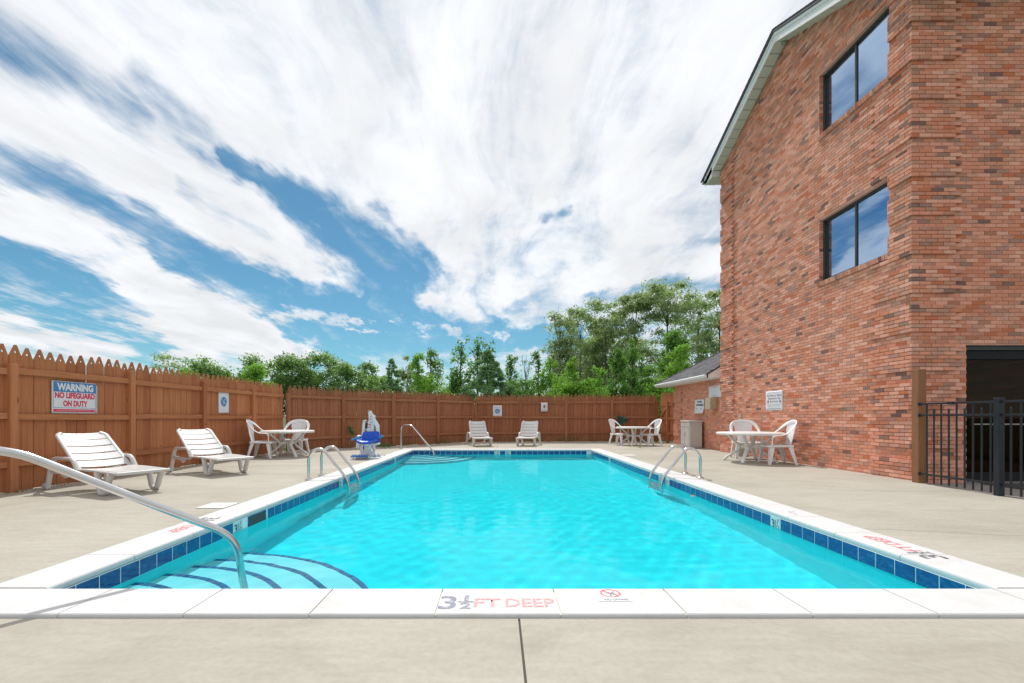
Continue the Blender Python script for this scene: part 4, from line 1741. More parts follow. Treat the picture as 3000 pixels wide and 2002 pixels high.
def make_lounger(tx=0.10, tz_=0.86):
    """foot end towards +X, head at the origin side; width along Y"""
    root = empty('sun_lounger')
    m = M['plastic']
    W = 0.69
    hx, hz = 0.80, 0.345                      # hinge of the backrest
    d = Vector((tx - hx, 0, tz_ - hz))
    L = d.length
    u = d.normalized()
    ang = math.atan2(u.z, -u.x)               # tilt of the back
    # backrest: two side rails and five dished slats
    for s in (-1, 1):
        back = MB()
        e_ = Vector((hx, 0, hz)) + u * (L * .94)
        f_ = Vector((hx, 0, hz)) + u * (L * .995)
        pts = arc_pts([(hx, s * (W / 2 - .02), hz - .005), (e_.x, s * (W / 2 - .035), e_.z), (f_.x, s * (W / 2 - .10), f_.z)], .07)
        back.tube(pts, .034, 8, True, .017, up=(0, 1, 0))
        back.build('back_rail', m, root)
    for k in range(5):
        t = (k + .5) / 5
        c = Vector((hx, 0, hz)) + u * (L * (0.03 + .97 * t)) + Vector((u.z, 0, -u.x)) * -.0
        ww = W - .075 - .03 * t
        sl = curved_slat(ww, L / 5 * (0.86 if k < 4 else .97), .016, .022).build('back_slat', m, root)
        sl.location = c
        sl.rotation_euler = (0, ang, 0)
    # seat: two rails and cross slats
    fx_ = 1.80
    for s in (-1, 1):
        st = MB()
        pts = arc_pts([(.36, s * (W / 2 - .02), .285), (.70, s * (W / 2 - .02), .285), (.80, s * (W / 2 - .02), .335), (1.2, s * (W / 2 - .02), .335), (fx_, s * (W / 2 - .02), .315)], .08)
        st.tube(pts, .030, 8, True, .018, up=(0, 1, 0))
        st.build('seat_rail', m, root)
    ns = 9
    for k in range(ns):
        x = .86 + (fx_ - .84) * (k + .2) / ns
        zz = .345 - .02 * max(0, (x - 1.2) / .6) ** 2
        sl = curved_slat(W - .07, (fx_ - .84) / ns * .955, .012, .020).build('seat_slat', m, root)
        sl.location = (x, 0, zz)
    st = MB()
    st.box((fx_ - .01, 0, .315), (.05, W + .01, .045), bevel=.015)
    st.build('foot_bar', m, root)
    # V legs near the foot end
    for s in (-1, 1):
        y = s * (W / 2 - .015)
        lg = MB()
        pts = arc_pts([(1.285, y, .32), (1.385, y, .024), (1.505, y, .024), (1.625, y, .31)], .045)
        lg.tube(pts, .042, 10, True, .030, up=(0, 1, 0))
        # section is wide across, slim along the bend
        lg.build('leg', m, root)
    # rear legs with a small wheel block, running up into the arm rests
    for s in (-1, 1):
        y = s * (W / 2 + .025)
        ar = MB()
        pts = arc_pts([(.015, y, .05), (.150, y, .42), (.23, y, .492), (.74, y, .492), (.87, y, .325)], .08)
        ar.tube(pts, [.036] * len(pts), 10, True, .026, up=(0, 1, 0))
        ar.build('arm', m, root)
        wb = MB()
        wb.box((.010, y, .035), (.085, .06, .07), bevel=.02)
        wb.tube([(-.035, y - .035, .05), (-.035, y + .035, .05)], .045, 12)
        wb.build('foot', m, root)
        gs = MB()
        gs.prism([(.13, .255), (.40, .255), (.52, .20), (.60, .215), (.66, .30), (.13, .325)], y - .012, y + .012,
                 mat=Matrix(((1, 0, 0, 0), (0, 0, 1, 0), (0, 1, 0, 0), (0, 0, 0, 1))))
        gs.build('side_panel', m, root)
        hb = MB()
        for (xx_, zz_) in ((.125, .38), (.105, .30)):
            hb.tube([(xx_, y - .037, zz_), (xx_, y + .037, zz_)], .008, 6)
        hb.build('peg_hole', M['tan'], root)['kind'] = 'stuff'
    return root


GL = 'white plastic sun loungers'
LOUNGERS = [
    ((-6.74, 7.30), -24, 'white slatted sun lounger below the warning sign, nearest the camera'),
    ((-6.50, 9.65), -33, 'white slatted sun lounger between the nearest lounger and the left table'),
    ((-0.92, 18.88), -77, 'white slatted sun lounger at the far end, nearer the pool lift'),
    ((1.40, 19.05), -102, 'white slatted sun lounger at the far end, below the small white fence sign'),
]
low, high = make_lounger(), make_lounger(0.30, 0.955)          # two settings of the backrest
for i, (xy, rz, lab) in enumerate(LOUNGERS):
    src = low if i < 2 else high
    o = src if i in (0, 2) else copy_tree(src)
    o.location = (xy[0], xy[1], 0.0)
    o.rotation_euler = (0, 0, R(rz))
    tag(o, lab, 'sun lounger', GL)


# ------------------------------------------------------------------ resin tables and chairs
def make_table():
    root = empty('round_table')
    m = M['resin_table']
    r = .715
    t = MB()
    t.lathe([(0, .735), (.30, .737), (r - .05, .736), (r - .018, .733), (r, .722), (r + .004, .705), (r - .004, .672), (r - .014, .672), (r - .016, .70), (.0, .712)], 48)
    t.build('tabletop', m, root)
    for k in range(4):
        a = math.pi / 4 + k * math.pi / 2
        lg = MB()
        prof = [(.56, .700), (.47, .64), (.37, .54), (.27, .44), (.215, .37), (.235, .30), (.33, .22), (.46, .12), (.585, .0)]
        pts = []
        P = [Vector((q[0], 0, q[1])) for q in prof]
        # smooth the profile
        for i in range(len(P) - 1):
            p0, p1, p2, p3 = P[max(i - 1, 0)], P[i], P[i + 1], P[min(i + 2, len(P) - 1)]
            for s in range(4):
                tt = s / 4
                pts.append(0.5 * ((2 * p1) + (p2 - p0) * tt + (2 * p0 - 5 * p1 + 4 * p2 - p3) * tt ** 2 + (3 * p1 - p0 - 3 * p2 + p3) * tt ** 3))
        pts.append(P[-1])
        nn = len(pts)
        wide = [.050 - .020 * abs(i / nn - .45) for i in range(nn)]
        lg.tube(pts, wide, 8, True, [.030] * nn, up=(0, 1, 0))
        o = lg.build('leg', m, root)
        o.rotation_euler = (0, 0, a)
    h = MB()
    for a in (0, math.pi / 2):
        h.box((0, 0, .375), (.40, .05, .075), (0, 0, a + math.pi / 4), bevel=.015)
    h.box((0, 0, .375), (.16, .16, .07), bevel=.03)
    h.build('hub', m, root)
    return root


def make_chair():
    """faces +X"""
    root = empty('resin_armchair')
    m = M['plastic_chair']
    # seat
    s = MB()
    n = 12
    rows = []
    for i in range(n + 1):
        x = -.24 + .50 * i / n
        for j in range(n + 1):
            t = -1 + 2 * j / n
            w = .275 + .015 * i / n
            z = .452 - .020 * (1 - t * t) * (1 - ((x - .0) / .3) ** 2) - (.03 * max(0, (x - .2) / .06) ** 2) - .012 * abs(t) ** 6
            rows.append((x, t * w, z))
    s.add(rows, [(i * (n + 1) + j, (i + 1) * (n + 1) + j, (i + 1) * (n + 1) + j + 1, i * (n + 1) + j + 1) for i in range(n) for j in range(n)], True)
    so = s.build('seat', m, root)
    md = so.modifiers.new('thick', 'SOLIDIFY')
    md.thickness = .012
    sk = MB()
    for sy in (-1, 1):
        pts = [(-.24, sy * .278, .435), (0, sy * .284, .432), (.20, sy * .29, .428), (.255, sy * .28, .42)]
        sk.tube(pts, .026, 8, True, .012, up=(0, 0, 1))
    sk.tube([(.262, -.27, .42), (.27, 0, .412), (.262, .27, .42)], .022, 8, True, .011, up=(0, 0, 1))
    sk.build('skirt', m, root)
    # lattice back panel with staggered open holes
    def bx_(y, h):
        return -.235 - (h - .45) * .27 + .10 * (y / .3) ** 2 * max(0.0, min(1.0, (h - .5) / .3))
    b = MB()
    cw, ch = .0125, .0145
    nh = int((.975 - .455) / ch)
    ncol = 17
    idx = {}
    for j in range(nh + 1):
        h = .455 + j * ch
        half = .135 + .070 * min(1, max(0, (h - .47) / .34)) ** 1.3
        for i in range(-ncol, ncol + 1):
            y = half * i / ncol
            idx[(i, j)] = len(b.v)
            b.v.append(Vector((bx_(y, h), y, h)))
    for j in range(nh):
        h = .455 + (j + .5) * ch
        for i in range(-ncol, ncol):
            y = (.135 + .070 * min(1, max(0, (h - .47) / .34))) * (i + .5) / ncol
            if h > .985 - .35 * max(0, abs(y) - .08):
                continue
            hole = j % 2 == 1 and (i % 4) == (0 if (j // 2) % 2 == 0 else 2) and .50 < h < .935 and abs(i + .5) < ncol - 2.2
            if not hole:
                b.f.append([idx[(i, j)], idx[(i + 1, j)], idx[(i + 1, j + 1)], idx[(i, j + 1)]])
                b.s.append(False)
    bo = b.build('back_panel', m, root)
    md = bo.modifiers.new('thick', 'SOLIDIFY')
    md.thickness = .010
    # one band: front post, arm, sweep up and over the back
    half_ = [(.205, .305, .43), (.195, .312, .63), (.150, .318, .672), (.03, .322, .682), (-.08, .322, .725), (-.17, .315, .80), (-.245, .285, .885),
             (-.315, .215, .962), (-.355, .115, .997), (-.366, 0, 1.008)]
    path = [Vector(p) for p in half_] + [Vector((p[0], -p[1], p[2])) for p in half_[-2::-1]]
    sm_ = []
    for i in range(len(path) - 1):
        p0, p1, p2, p3 = path[max(i - 1, 0)], path[i], path[i + 1], path[min(i + 2, len(path) - 1)]
        for k in range(3):
            t = k / 3
            sm_.append(0.5 * ((2 * p1) + (p2 - p0) * t + (2 * p0 - 5 * p1 + 4 * p2 - p3) * t ** 2 + (3 * p1 - p0 - 3 * p2 + p3) * t ** 3))
    sm_.append(path[-1])
    # oval section: wide across the arm, then wide up the arch
    bb = MB()
    mN = len(sm_)
    verts = []
    nsec = 10
    for i, p in enumerate(sm_):
        a_, c_ = sm_[max(i - 1, 0)], sm_[min(i + 1, mN - 1)]
        t = (c_ - a_).normalized()
        # wide direction: outwards on the arms, in the plane of the back on the arch
        f = min(1, max(0, (p.z - .70) / .16))
        sgn = 1 if i < mN / 2 else -1
        inw = Vector((0, -sgn, 0)) if abs(p.y) > .02 else Vector((0, -sgn, 0))
        radial = Vector((0, p.y, (p.z - .80) * 1.0))
        if radial.length < 1e-4:
            radial = Vector((0, 0, 1))
        wide = (Vector((0, sgn, 0)) * (1 - f) + radial.normalized() * f)
        wide = (wide - t * wide.dot(t))
        wide = wide.normalized() if wide.length > 1e-4 else Vector((0, 0, 1))
        thin = t.cross(wide)
        R1 = .031 + .014 * f
        for k in range(nsec):
            an = 2 * math.pi * (k + .5) / nsec
            verts.append(p + wide * (R1 * math.cos(an)) + thin * (.011 * math.sin(an)))
    bb.add(verts, [(i * nsec + k, i * nsec + (k + 1) % nsec, (i + 1) * nsec + (k + 1) % nsec, (i + 1) * nsec + k) for i in range(mN - 1) for k in range(nsec)], True)
    bb.build('arm_band', m, root)
    # four splayed legs, each an angle section that narrows to the floor
    for (sx, sy) in ((1, 1), (1, -1), (-1, 1), (-1, -1)):
        lg = MB()
        tp = Vector((.225 if sx > 0 else -.225, sy * .275, .445))
        ft = Vector((.275 if sx > 0 else -.315, sy * .315, 0.0))
        w0, w1 = .095, .050
        for (ax, other) in ((Vector((-sx, 0, 0)), Vector((0, -sy * .010, 0))), (Vector((0, -sy, 0)), Vector((-sx * .010, 0, 0)))):
            q0, q1 = tp + ax * w0, ft + ax * w1
            vv = [tp, q0, q1, ft, tp + other, q0 + other, q1 + other, ft + other]
            # knee the wide top into the seat
            lg.add(vv, [(0, 1, 2, 3), (7, 6, 5, 4), (0, 4, 5, 1), (1, 5, 6, 2), (2, 6, 7, 3), (3, 7, 4, 0)])
        lg.build('leg', m, root)
    return root


GT, GCH = 'round white resin tables', 'white resin armchairs'
tp_ = make_table()
TABLES = [((-6.00, 13.0), 2, 1.0, 'round white table in the corner where the two fences meet, left of the pool lift'),
          ((5.45, 18.20), 20, .97, 'round white table before the far fence, beside the wooden gate'),
          ((6.30, 11.38), 2, 1.06, 'round white table nearest the tall brick wall, below the pets sign')]
for i, (xy, rz, s, lab) in enumerate(TABLES):
    o = tp_ if i == 0 else copy_tree(tp_)
    o.location = (xy[0], xy[1], 0)
    o.rotation_euler = (0, 0, R(rz))
    o.scale = (s, s, 1.0)
    tag(o, lab, 'table', GT)
cp_ = make_chair()
CHAIRS = [((-6.41, 12.45), 12, 'white lattice armchair seen side on, left of the corner table'),
          ((-6.12, 13.72), -88, 'white lattice armchair behind the corner table, back against the slanting fence'),
          ((4.93, 18.42), -42, 'white lattice armchair left of the far table, turned half away from the gate'),
          ((6.02, 17.95), 192, 'white lattice armchair right of the far table, side on before the gate'),
          ((6.72, 12.30), -104, 'white lattice armchair behind the table by the tall brick wall'),
          ((6.66, 10.88), 170, 'white lattice armchair right of the table by the tall brick wall, side on')]
for i, (xy, rz, lab) in enumerate(CHAIRS):
    o = cp_ if i == 0 else copy_tree(cp_)
    o.location = (xy[0], xy[1], 0)
    o.rotation_euler = (0, 0, R(rz))
    o.scale = (1.06, 1.06, 1.0)
    tag(o, lab, 'armchair', GCH)

# umbrella base with an empty pole, behind the right-hand table
ub = empty('umbrella_stand', (6.93, 12.95, 0), 0, 'grey umbrella stand without umbrella between brick wall and white chair', 'umbrella stand')
b = MB()
b.lathe([(0, 0), (.19, 0), (.19, .03), (.165, .20), (.14, .235), (.03, .24), (0, .24)], 8, smooth=False)
b.build('base', M['cement'], ub)
b = MB()
b.tube([(0, 0, .2), (0, 0, 1.20), (0, 0, 1.215)], [.031, .031, .020], 12)
b.build('pole', M['cement'], ub)

# storage cabinet
cab = empty('storage_cabinet', (7.10, 16.68, 0), 0, 'grey beige plastic cabinet standing against the outbuilding below the towel notice', 'cabinet')
b = MB()
b.box((0, 0, .47), (.46, .76, .92), bevel=.015)
b.build('body', M['cabinet'], cab)
b = MB()
b.box((0, 0, .965), (.50, .80, .07), bevel=.014)
b.build('lid', M['cabinet'], cab)
for s in (-1, 1):
    b = MB()
    b.box((-.236, s * .185, .48), (.022, .352, .84), bevel=.008)
    for zc_ in (.16, .80):
        b.box((-.248, s * .185, zc_), (.012, .30, .05), bevel=.004)
    b.build('door', M['cabinet'], cab)
b = MB()
for (cx, cz_, sx, sz) in ((0, .85, .40, .05), (0, .09, .40, .05), (-.19, .47, .04, .80), (.19, .47, .04, .80)):
    b.box((cx, -.385, cz_), (sx, .02, sz), bevel=.006)
b.build('side_frame', M['cabinet'], cab)
b = MB()
for s in (-1, 1):
    b.box((-.255, s * .03, .52), (.02, .018, .12), bevel=.005)
b.build('handle', M['cabinet'], cab)

# breaker box on the outbuilding wall
eb = empty('breaker_box', (7.42, 15.52, 1.58), 0, 'tan metal electrical box on the outbuilding wall right of the towel notice', 'electrical box')
b = MB()
b.box((-.125, 0, 0), (.24, .34, .37), bevel=.008)
b.build('box', M['tan'], eb)
b = MB()
b.box((-.258, .0, .0), (.024, .36, .39), bevel=.008)
b.build('cover', M['tan_lit'], eb)
b = MB()
for zc_ in (-.10, .10):
    b.tube([(-.25, -.185, zc_ - .03), (-.25, -.185, zc_ + .03)], .012, 8)
b.build('hinge', M['tan_lit'], eb)
b = MB()
b.tube([(-.07, -.05, -.18), (-.07, -.05, -.24)], .03, 10)
b.build('conduit', M['tan'], eb)


# ------------------------------------------------------------------ steel rails
def ladder(name, lab, xin, xout, ys, sgn):
    """sgn: +1 when the pool lies towards +X"""
    root = empty(name, (xout, (ys[0] + ys[1]) / 2, 0), 0, lab, 'pool ladder', 'stainless steel pool ladders')
    ro = world_loc(root)
    Lx = abs(xin - xout)
    for y in ys:
        b = MB()
        pts = [(0, 0), (0, .33), (.03, .43), (.10, .515), (.185, .54), (.265, .515), (.335, .44), (.46, .28), (.60, .10), (.665, .01), (.70, -.09), (Lx, -.20), (Lx, -.95)]
        P = [Vector((xout + sgn * p[0] * Lx / .71, y, p[1])) if p[0] != Lx else Vector((xin, y, p[1])) for p in pts]
        sm2 = []
        for i in range(len(P) - 1):
            p0, p1, p2, p3 = P[max(i - 1, 0)], P[i], P[i + 1], P[min(i + 2, len(P) - 1)]
            for k in range(3):
                t = k / 3
                sm2.append(0.5 * ((2 * p1) + (p2 - p0) * t + (2 * p0 - 5 * p1 + 4 * p2 - p3) * t ** 2 + (3 * p1 - p0 - 3 * p2 + p3) * t ** 3))
        sm2.append(P[-1])
        b.tube(sm2, .0255, 14)
        b.build('side_rail', M['steel'], root, world=True)
        e = MB()
        e.lathe([(.026, .026), (.036, .022), (.060, .006), (.062, 0)], 20, (xout, y, .001))
        e.build('flange', M['steel'], root, world=True)
    for zc_ in (-.165, -.45, -.74):
        b = MB()
        b.box((xin - sgn * .01, (ys[0] + ys[1]) / 2, zc_), (.10, abs(ys[1] - ys[0]) - .05, .03), bevel=.008)
        b.build('tread', M['lift'], root, world=True)
    return root


ladder('pool_ladder', 'steel pool ladder on the side of the white lift and fence sign', -2.66, -3.376, (8.13, 8.72), 1)
ladder('pool_ladder', 'steel pool ladder on the side of the tall brick building', 2.98, 3.69, (8.29, 8.94), -1)


def grab_rail(lab, pts, r=.0262):
    root = empty('handrail', (pts[0][0], pts[0][1], 0), 0, lab, 'handrail')
    b = MB()
    b.tube(arc_pts(pts, .16, 9), r, 16)
    b.build('tube', M['steel'], root, world=True)
    e = MB()
    e.lathe([(r, .026), (.038, .022), (.062, .006), (.064, 0)], 20, (pts[0][0], pts[0][1], .001))
    e.build('flange', M['steel'], root, world=True)
    return root


grab_rail('steel handrail slanting into the corner steps in the foreground',
          [(-3.60, 2.18, 0), (-3.60, 2.18, .90), (-2.99, 2.77, .915), (-1.99, 3.46, .195), (-1.945, 3.50, -.25), (-1.945, 3.50, -.70)])
grab_rail('steel handrail at the far end of the pool, right of the lift',
          [(-3.43, 16.15, 0), (-3.43, 16.15, .82), (-3.02, 15.84, .85), (-2.14, 15.14, -.02), (-2.09, 15.10, -.30), (-2.09, 15.10, -.75)])

# skimmer lids in the deck
for (cx, cy_, sx, sy, lab) in ((-3.48, 5.66, .34, .34, 'square white skimmer lid in the deck, left of the painted depth marks'),
                               (3.80, 13.2, .36, .36, 'square white skimmer lid in the deck, right side near the far end')):
    root = empty('skimmer_lid', (cx, cy_, 0), 0, lab, 'skimmer lid', 'skimmer lids')
    b = MB()
    b.box((0, 0, .006), (sx, sy, .011), bevel=.003)
    b.build('cover', M['lid'], root)
    b = MB()
    for (dx, dy) in ((0, 0), (.12, .0), (-.12, .0)):
        b.lathe([(.010, 0), (.010, .002), (0, .002)], 8, (dx, dy, .0115))
    b.build('screw', M['bolt'], root)['kind'] = 'stuff'

# ------------------------------------------------------------------ pool lift (millimetres read off its front view)
lift = empty('pool_lift', (-3.51, 12.42, 0), R(4), 'white pool lift with bright blue seat and footrest', 'pool lift')
PX = lambda x, y: ((x - 680) / 1000.0, (1400 - y) / 1000.0)
XZ = Matrix(((1, 0, 0, 0), (0, 0, -1, 0), (0, 1, 0, 0), (0, 0, 0, 1)))   # polygon plane to XZ


def plate(name, poly, ya, yb, mat, bevel=False):
    b = MB()
    q = [PX(*p) for p in poly]
    b.prism(q, -yb, -ya, mat=XZ)
    return b.build(name, mat, lift)


b = MB()
b.box((0, .05, .012), (.80, .62, .022), bevel=.006)
b.build('base_plate', M['lift'], lift)
b = MB()
for (x, y) in ((-.36, -.22), (.36, -.22), (.36, .3), (-.36, .3), (0, -.22)):
    b.lathe([(.018, 0), (.018, .02), (0, .022)], 6, (x, y, .022))
b.build('anchor_bolt', M['bolt'], lift)['kind'] = 'stuff'
plate('mast', [(405, 1290), (478, 1290), (560, 400), (580, 370), (550, 360), (505, 365), (490, 385)], .10, .19, M['lift'])
b = MB()
x_, z_ = PX(370, 965)
b.box((x_, .16, z_), (.105, .20, .36), (0, R(4), 0), bevel=.035)
b.build('battery_box', M['lift'], lift)
b = MB()
x_, z_ = PX(598, 520)
b.box((x_, .15, z_), (.10, .10, .17), (0, R(4), 0), bevel=.01)
b.build('actuator_motor', M['black'], lift)
b = MB()
b.tube([(PX(590, 600)[0], .15, PX(590, 600)[1]), (PX(484, 1215)[0], .15, PX(484, 1215)[1])], .020, 8)
b.build('actuator_rod', M['black'], lift)
b = MB()
x_, z_ = PX(588, 625)
b.box((x_, .15, z_), (.06, .07, .05), bevel=.006)
b.build('actuator_collar', M['lift'], lift)
plate('main_arm', [(640, 125), (655, 110), (712, 110), (730, 135), (782, 228), (828, 235), (838, 262), (835, 300), (812, 470), (785, 690), (618, 690), (645, 480), (668, 330), (655, 200)], .02, .10, M['lift'])
b = MB()
for (x, y) in ((665, 135), (725, 275), (713, 352), (722, 438), (512, 403)):
    xx_, zz_ = PX(x, y)
    b.tube([(xx_, .012 if x > 600 else .092, zz_), (xx_, .03 if x > 600 else .12, zz_)], .016, 8)
b.build('pivot_bolt', M['bolt'], lift)['kind'] = 'stuff'
plate('front_arm', [(745, 245), (790, 240), (960, 520), (965, 700), (975, 1030), (905, 1030), (880, 700), (868, 545), (820, 440)], -.06, .02, M['lift'])
b = MB()
for (za, zb, xa, xb, mt) in ((480, 508, 660, 726, 'signred'), (548, 570, 645, 716, 'signred')):
    x0_, z0_ = PX(xa, zb)
    x1_, z1_ = PX(xb, za)
    b.box(((x0_ + x1_) / 2, .017, (z0_ + z1_) / 2), (x1_ - x0_, .003, z1_ - z0_), (0, R(4), 0))
b.build('warning_label', M['signred'], lift)['kind'] = 'stuff'
# seat shell
b = MB()
outer = arc_pts([PX(500, 965) + (0,), PX(512, 760) + (0,), PX(545, 690) + (0,), PX(720, 676) + (0,), PX(900, 668) + (0,), PX(970, 690) + (0,), PX(985, 965) + (0,)], .07, 6)
b.prism([(p.x, p.y) for p in outer], .04, .075, mat=XZ)
b.build('seat_back', M['blue'], lift)
b = MB()
nn = 12
rows = []
xa, za = PX(432, 985)
xb, _ = PX(985, 985)
for i in range(nn + 1):
    t = i / nn
    yy = -.06 - .40 * t
    for j in range(nn + 1):
        s = -1 + 2 * j / nn
        wdt = .255 + .02 * t - .05 * max(0, (t - .7) / .3) ** 2
        rows.append((.03 - .025 * t + s * wdt, yy, .435 + .045 * abs(s) ** 3 - .04 * max(0, (t - .75) / .25) ** 2))
b.add(rows, [(i * (nn + 1) + j, i * (nn + 1) + j + 1, (i + 1) * (nn + 1) + j + 1, (i + 1) * (nn + 1) + j) for i in range(nn) for j in range(nn)], True)
o = b.build('seat_pan', M['blue'], lift)
mdf = o.modifiers.new('thick', 'SOLIDIFY')
mdf.thickness = .05
for (x1, y1, x2, y2, ya_, yb_) in ((505, 820, 300, 885, -.08, -.36), (935, 850, 1115, 790, -.10, -.30)):
    b = MB()
    p, q = PX(x1, y1), PX(x2, y2)
    b.tube([(p[0], ya_, p[1]), (q[0], yb_, q[1] - .0)], .030, 8, False, .016, up=(0, 0, 1))
    b.build('armrest', M['lightblue'], lift)
plate('seat_bracket', [(700, 1040), (975, 975), (972, 1030), (860, 1055), (720, 1060)], -.30, -.02, M['lift'])
plate('seat_column', [(565, 1045), (715, 1045), (690, 1120), (640, 1150), (620, 1290), (545, 1290), (580, 1130)], -.12, .02, M['lift'])
plate('base_frame', [(455, 1290), (505, 1200), (560, 1160), (560, 1060), (500, 1060), (500, 1010), (740, 1010), (740, 1060), (700, 1060), (700, 1160), (760, 1255), (870, 1270), (890, 1390), (455, 1390)], .10, .22, M['lift'])
plate('rear_strut', [(765, 1050), (825, 1050), (838, 1190), (830, 1280), (750, 1280), (770, 1190)], .05, .10, M['lift'])
b = MB()
for (cx, ya_, yb_) in ((850, -.12, .0), (920, .02, .10)):
    xx_, zz_ = PX(cx, 1325)
    b.tube([(xx_, ya_, zz_), (xx_, yb_, zz_)], .062, 16)
    b.box((xx_, (ya_ + yb_) / 2, .045), (.12, yb_ - ya_, .08), bevel=.01)
b.build('pivot_housing', M['lift'], lift)
b = MB()
for (x, y, yy) in ((850, 1328, -.125), (788, 1185, .045)):
    xx_, zz_ = PX(x, y)
    b.tube([(xx_, yy - .004, zz_), (xx_, yy + .012, zz_)], .018, 8)
b.build('pivot_bolt', M['bolt'], lift)['kind'] = 'stuff'
b = MB()
x0_, z0_ = PX(525, 1312)
b.box((x0_, -.42, z0_), (.43, .24, .035), (R(6), 0, R(3)), bevel=.012)
b.build('footrest', M['rest'], lift)
b = MB()
b.tube([(x0_ + .02, -.40, z0_), (x0_ + .06, -.20, .10), (x0_ + .09, -.05, .22)], .022, 8)
b.tube([(x0_ - .10, -.40, z0_), (x0_ - .04, -.20, .10), (x0_ + .02, -.05, .22)], .022, 8)
b.build('footrest_arm', M['lift'], lift)['kind'] = 'stuff'

# fallen leaves
rr = random.Random(5)
b = MB()
for k in range(16):
    a, l, w_ = rr.uniform(0, 6.28), rr.uniform(.05, .10), rr.uniform(.012, .028)
    c = Vector((rr.gauss(0, .07), rr.gauss(0, .05), .012 + rr.uniform(0, .03)))
    d = Vector((math.cos(a), math.sin(a), rr.uniform(-.1, .3)))
    s = Vector((-d.y, d.x, rr.uniform(-.4, .4))) * w_
    b.add([c - d * l, c + s, c + d * l, c - s], [(0, 1, 2, 3)])
o = b.build('fallen_twig', M['leaf_dry'])
o.location = ((1873 - 1458) * 1333 * CAM_H / 88.5 / 1333, 1333 * CAM_H / 88.5, 0)
tag(o, 'withered yellow green leaf tuft lying on the deck before the far table', 'leaf litter')
b = MB()
b.add([(-.05, 0, .006), (-.02, .028, .016), (.03, .022, .006), (.055, 0, .012), (.03, -.02, .01), (-.02, -.026, .004)], [(0, 1, 2), (0, 2, 3), (0, 3, 4), (0, 4, 5)])
o = b.build('floating_leaf', M['leaf_orange'])
o.location = (3.08, 7.18, WATER + .006)
tag(o, 'small orange leaf floating by the blue tiles past the right ladder', 'leaf')


# ------------------------------------------------------------------ writing
def text_mesh(body, width=None, height=None, bold=0.0, align='CENTER', shear=0.0):
    cu = bpy.data.curves.new('text', 'FONT')
    cu.body = body
    cu.align_x = align
    cu.align_y = 'CENTER'
    cu.size = 1.0
    cu.offset = bold
    cu.shear = shear
    cu.resolution_u = 3
    ob = bpy.data.objects.new('text', cu)
    col.objects.link(ob)
    dg = bpy.context.evaluated_depsgraph_get()
    me = bpy.data.meshes.new_from_object(ob.evaluated_get(dg))
    bpy.data.objects.remove(ob)
    bpy.data.curves.remove(cu)
    n = len(me.vertices)
    co = np.empty(n * 3, dtype=np.float32)
    me.vertices.foreach_get('co', co)
    co = co.reshape(-1, 3)
    lo, hi = co.min(0), co.max(0)
    sx = width / (hi[0] - lo[0]) if width else None
    sy = height / (hi[1] - lo[1]) if height else None
    sx = sx or sy
    sy = sy or sx
    cx, cy_ = (lo[0] + hi[0]) / 2, (lo[1] + hi[1]) / 2
    co[:, 0] = (co[:, 0] - cx) * sx
    co[:, 1] = (co[:, 1] - cy_) * sy
    me.vertices.foreach_set('co', co.ravel())
    me.update()
    return me


def put_text(parent, body, x, y, z, mat, width=None, height=None, bold=0.0, name='lettering', rz=0.0):
    me = text_mesh(body, width, height, bold)
    me.materials.append(mat)
    return link(name, me, parent, (x, y, z), (0, 0, rz))


def rect(parent, name, x, y, z, w_, h_, mat, th=0.0015):
    b = MB()
    b.box((0, 0, 0), (w_, h_, th))
    o = b.build(name, mat, parent)
    o.location = (x, y, z)
    return o


def ring(parent, name, x, y, z, r0, r1, mat, n=28):
    b = MB()
    vs_, fs = [], []
    for k in range(n):
        a = 2 * math.pi * k / n
        vs_ += [(r0 * math.cos(a), r0 * math.sin(a), 0), (r1 * math.cos(a), r1 * math.sin(a), 0)]
    for k in range(n):
        j = (k + 1) % n
        fs.append((2 * k, 2 * k + 1, 2 * j + 1, 2 * j))
    b.add(vs_, fs)
    o = b.build(name, mat, parent)
    o.location = (x, y, z)
    return o


def disc(parent, name, x, y, z, r, mat, n=28):
    b = MB()
    b.add([(r * math.cos(2 * math.pi * k / n), r * math.sin(2 * math.pi * k / n), 0) for k in range(n)], [tuple(range(n))])
    o = b.build(name, mat, parent)
    o.location = (x, y, z)
    return o


def bars(parent, name, segs, z, mat):
    b = MB()
    for (xa, ya, xb, yb, w_) in segs:
        d = Vector((xb - xa, yb - ya, 0))
        n = Vector((-d.y, d.x, 0)).normalized() * w_ / 2
        a, c = Vector((xa, ya, 0)), Vector((xb, yb, 0))
        b.add([a - n, c - n, c + n, a + n], [(0, 1, 2, 3)])
    o = b.build(name, mat, parent)
    o.location = (0, 0, z)
    o['kind'] = 'stuff'
    return o


def sign(name, loc, right, up, label, cat, group=None):
    """an Empty whose local X is the reading direction, local Y up, local Z towards the reader"""
    r_, u_ = Vector(right).normalized(), Vector(up).normalized()
    n_ = r_.cross(u_).normalized()
    u_ = n_.cross(r_)
    o = empty(name, (0, 0, 0), 0, label, cat, group)
    mt = Matrix(((r_.x, u_.x, n_.x), (r_.y, u_.y, n_.y), (r_.z, u_.z, n_.z)))
    o.location = loc
    o.rotation_euler = mt.to_euler()
    return o


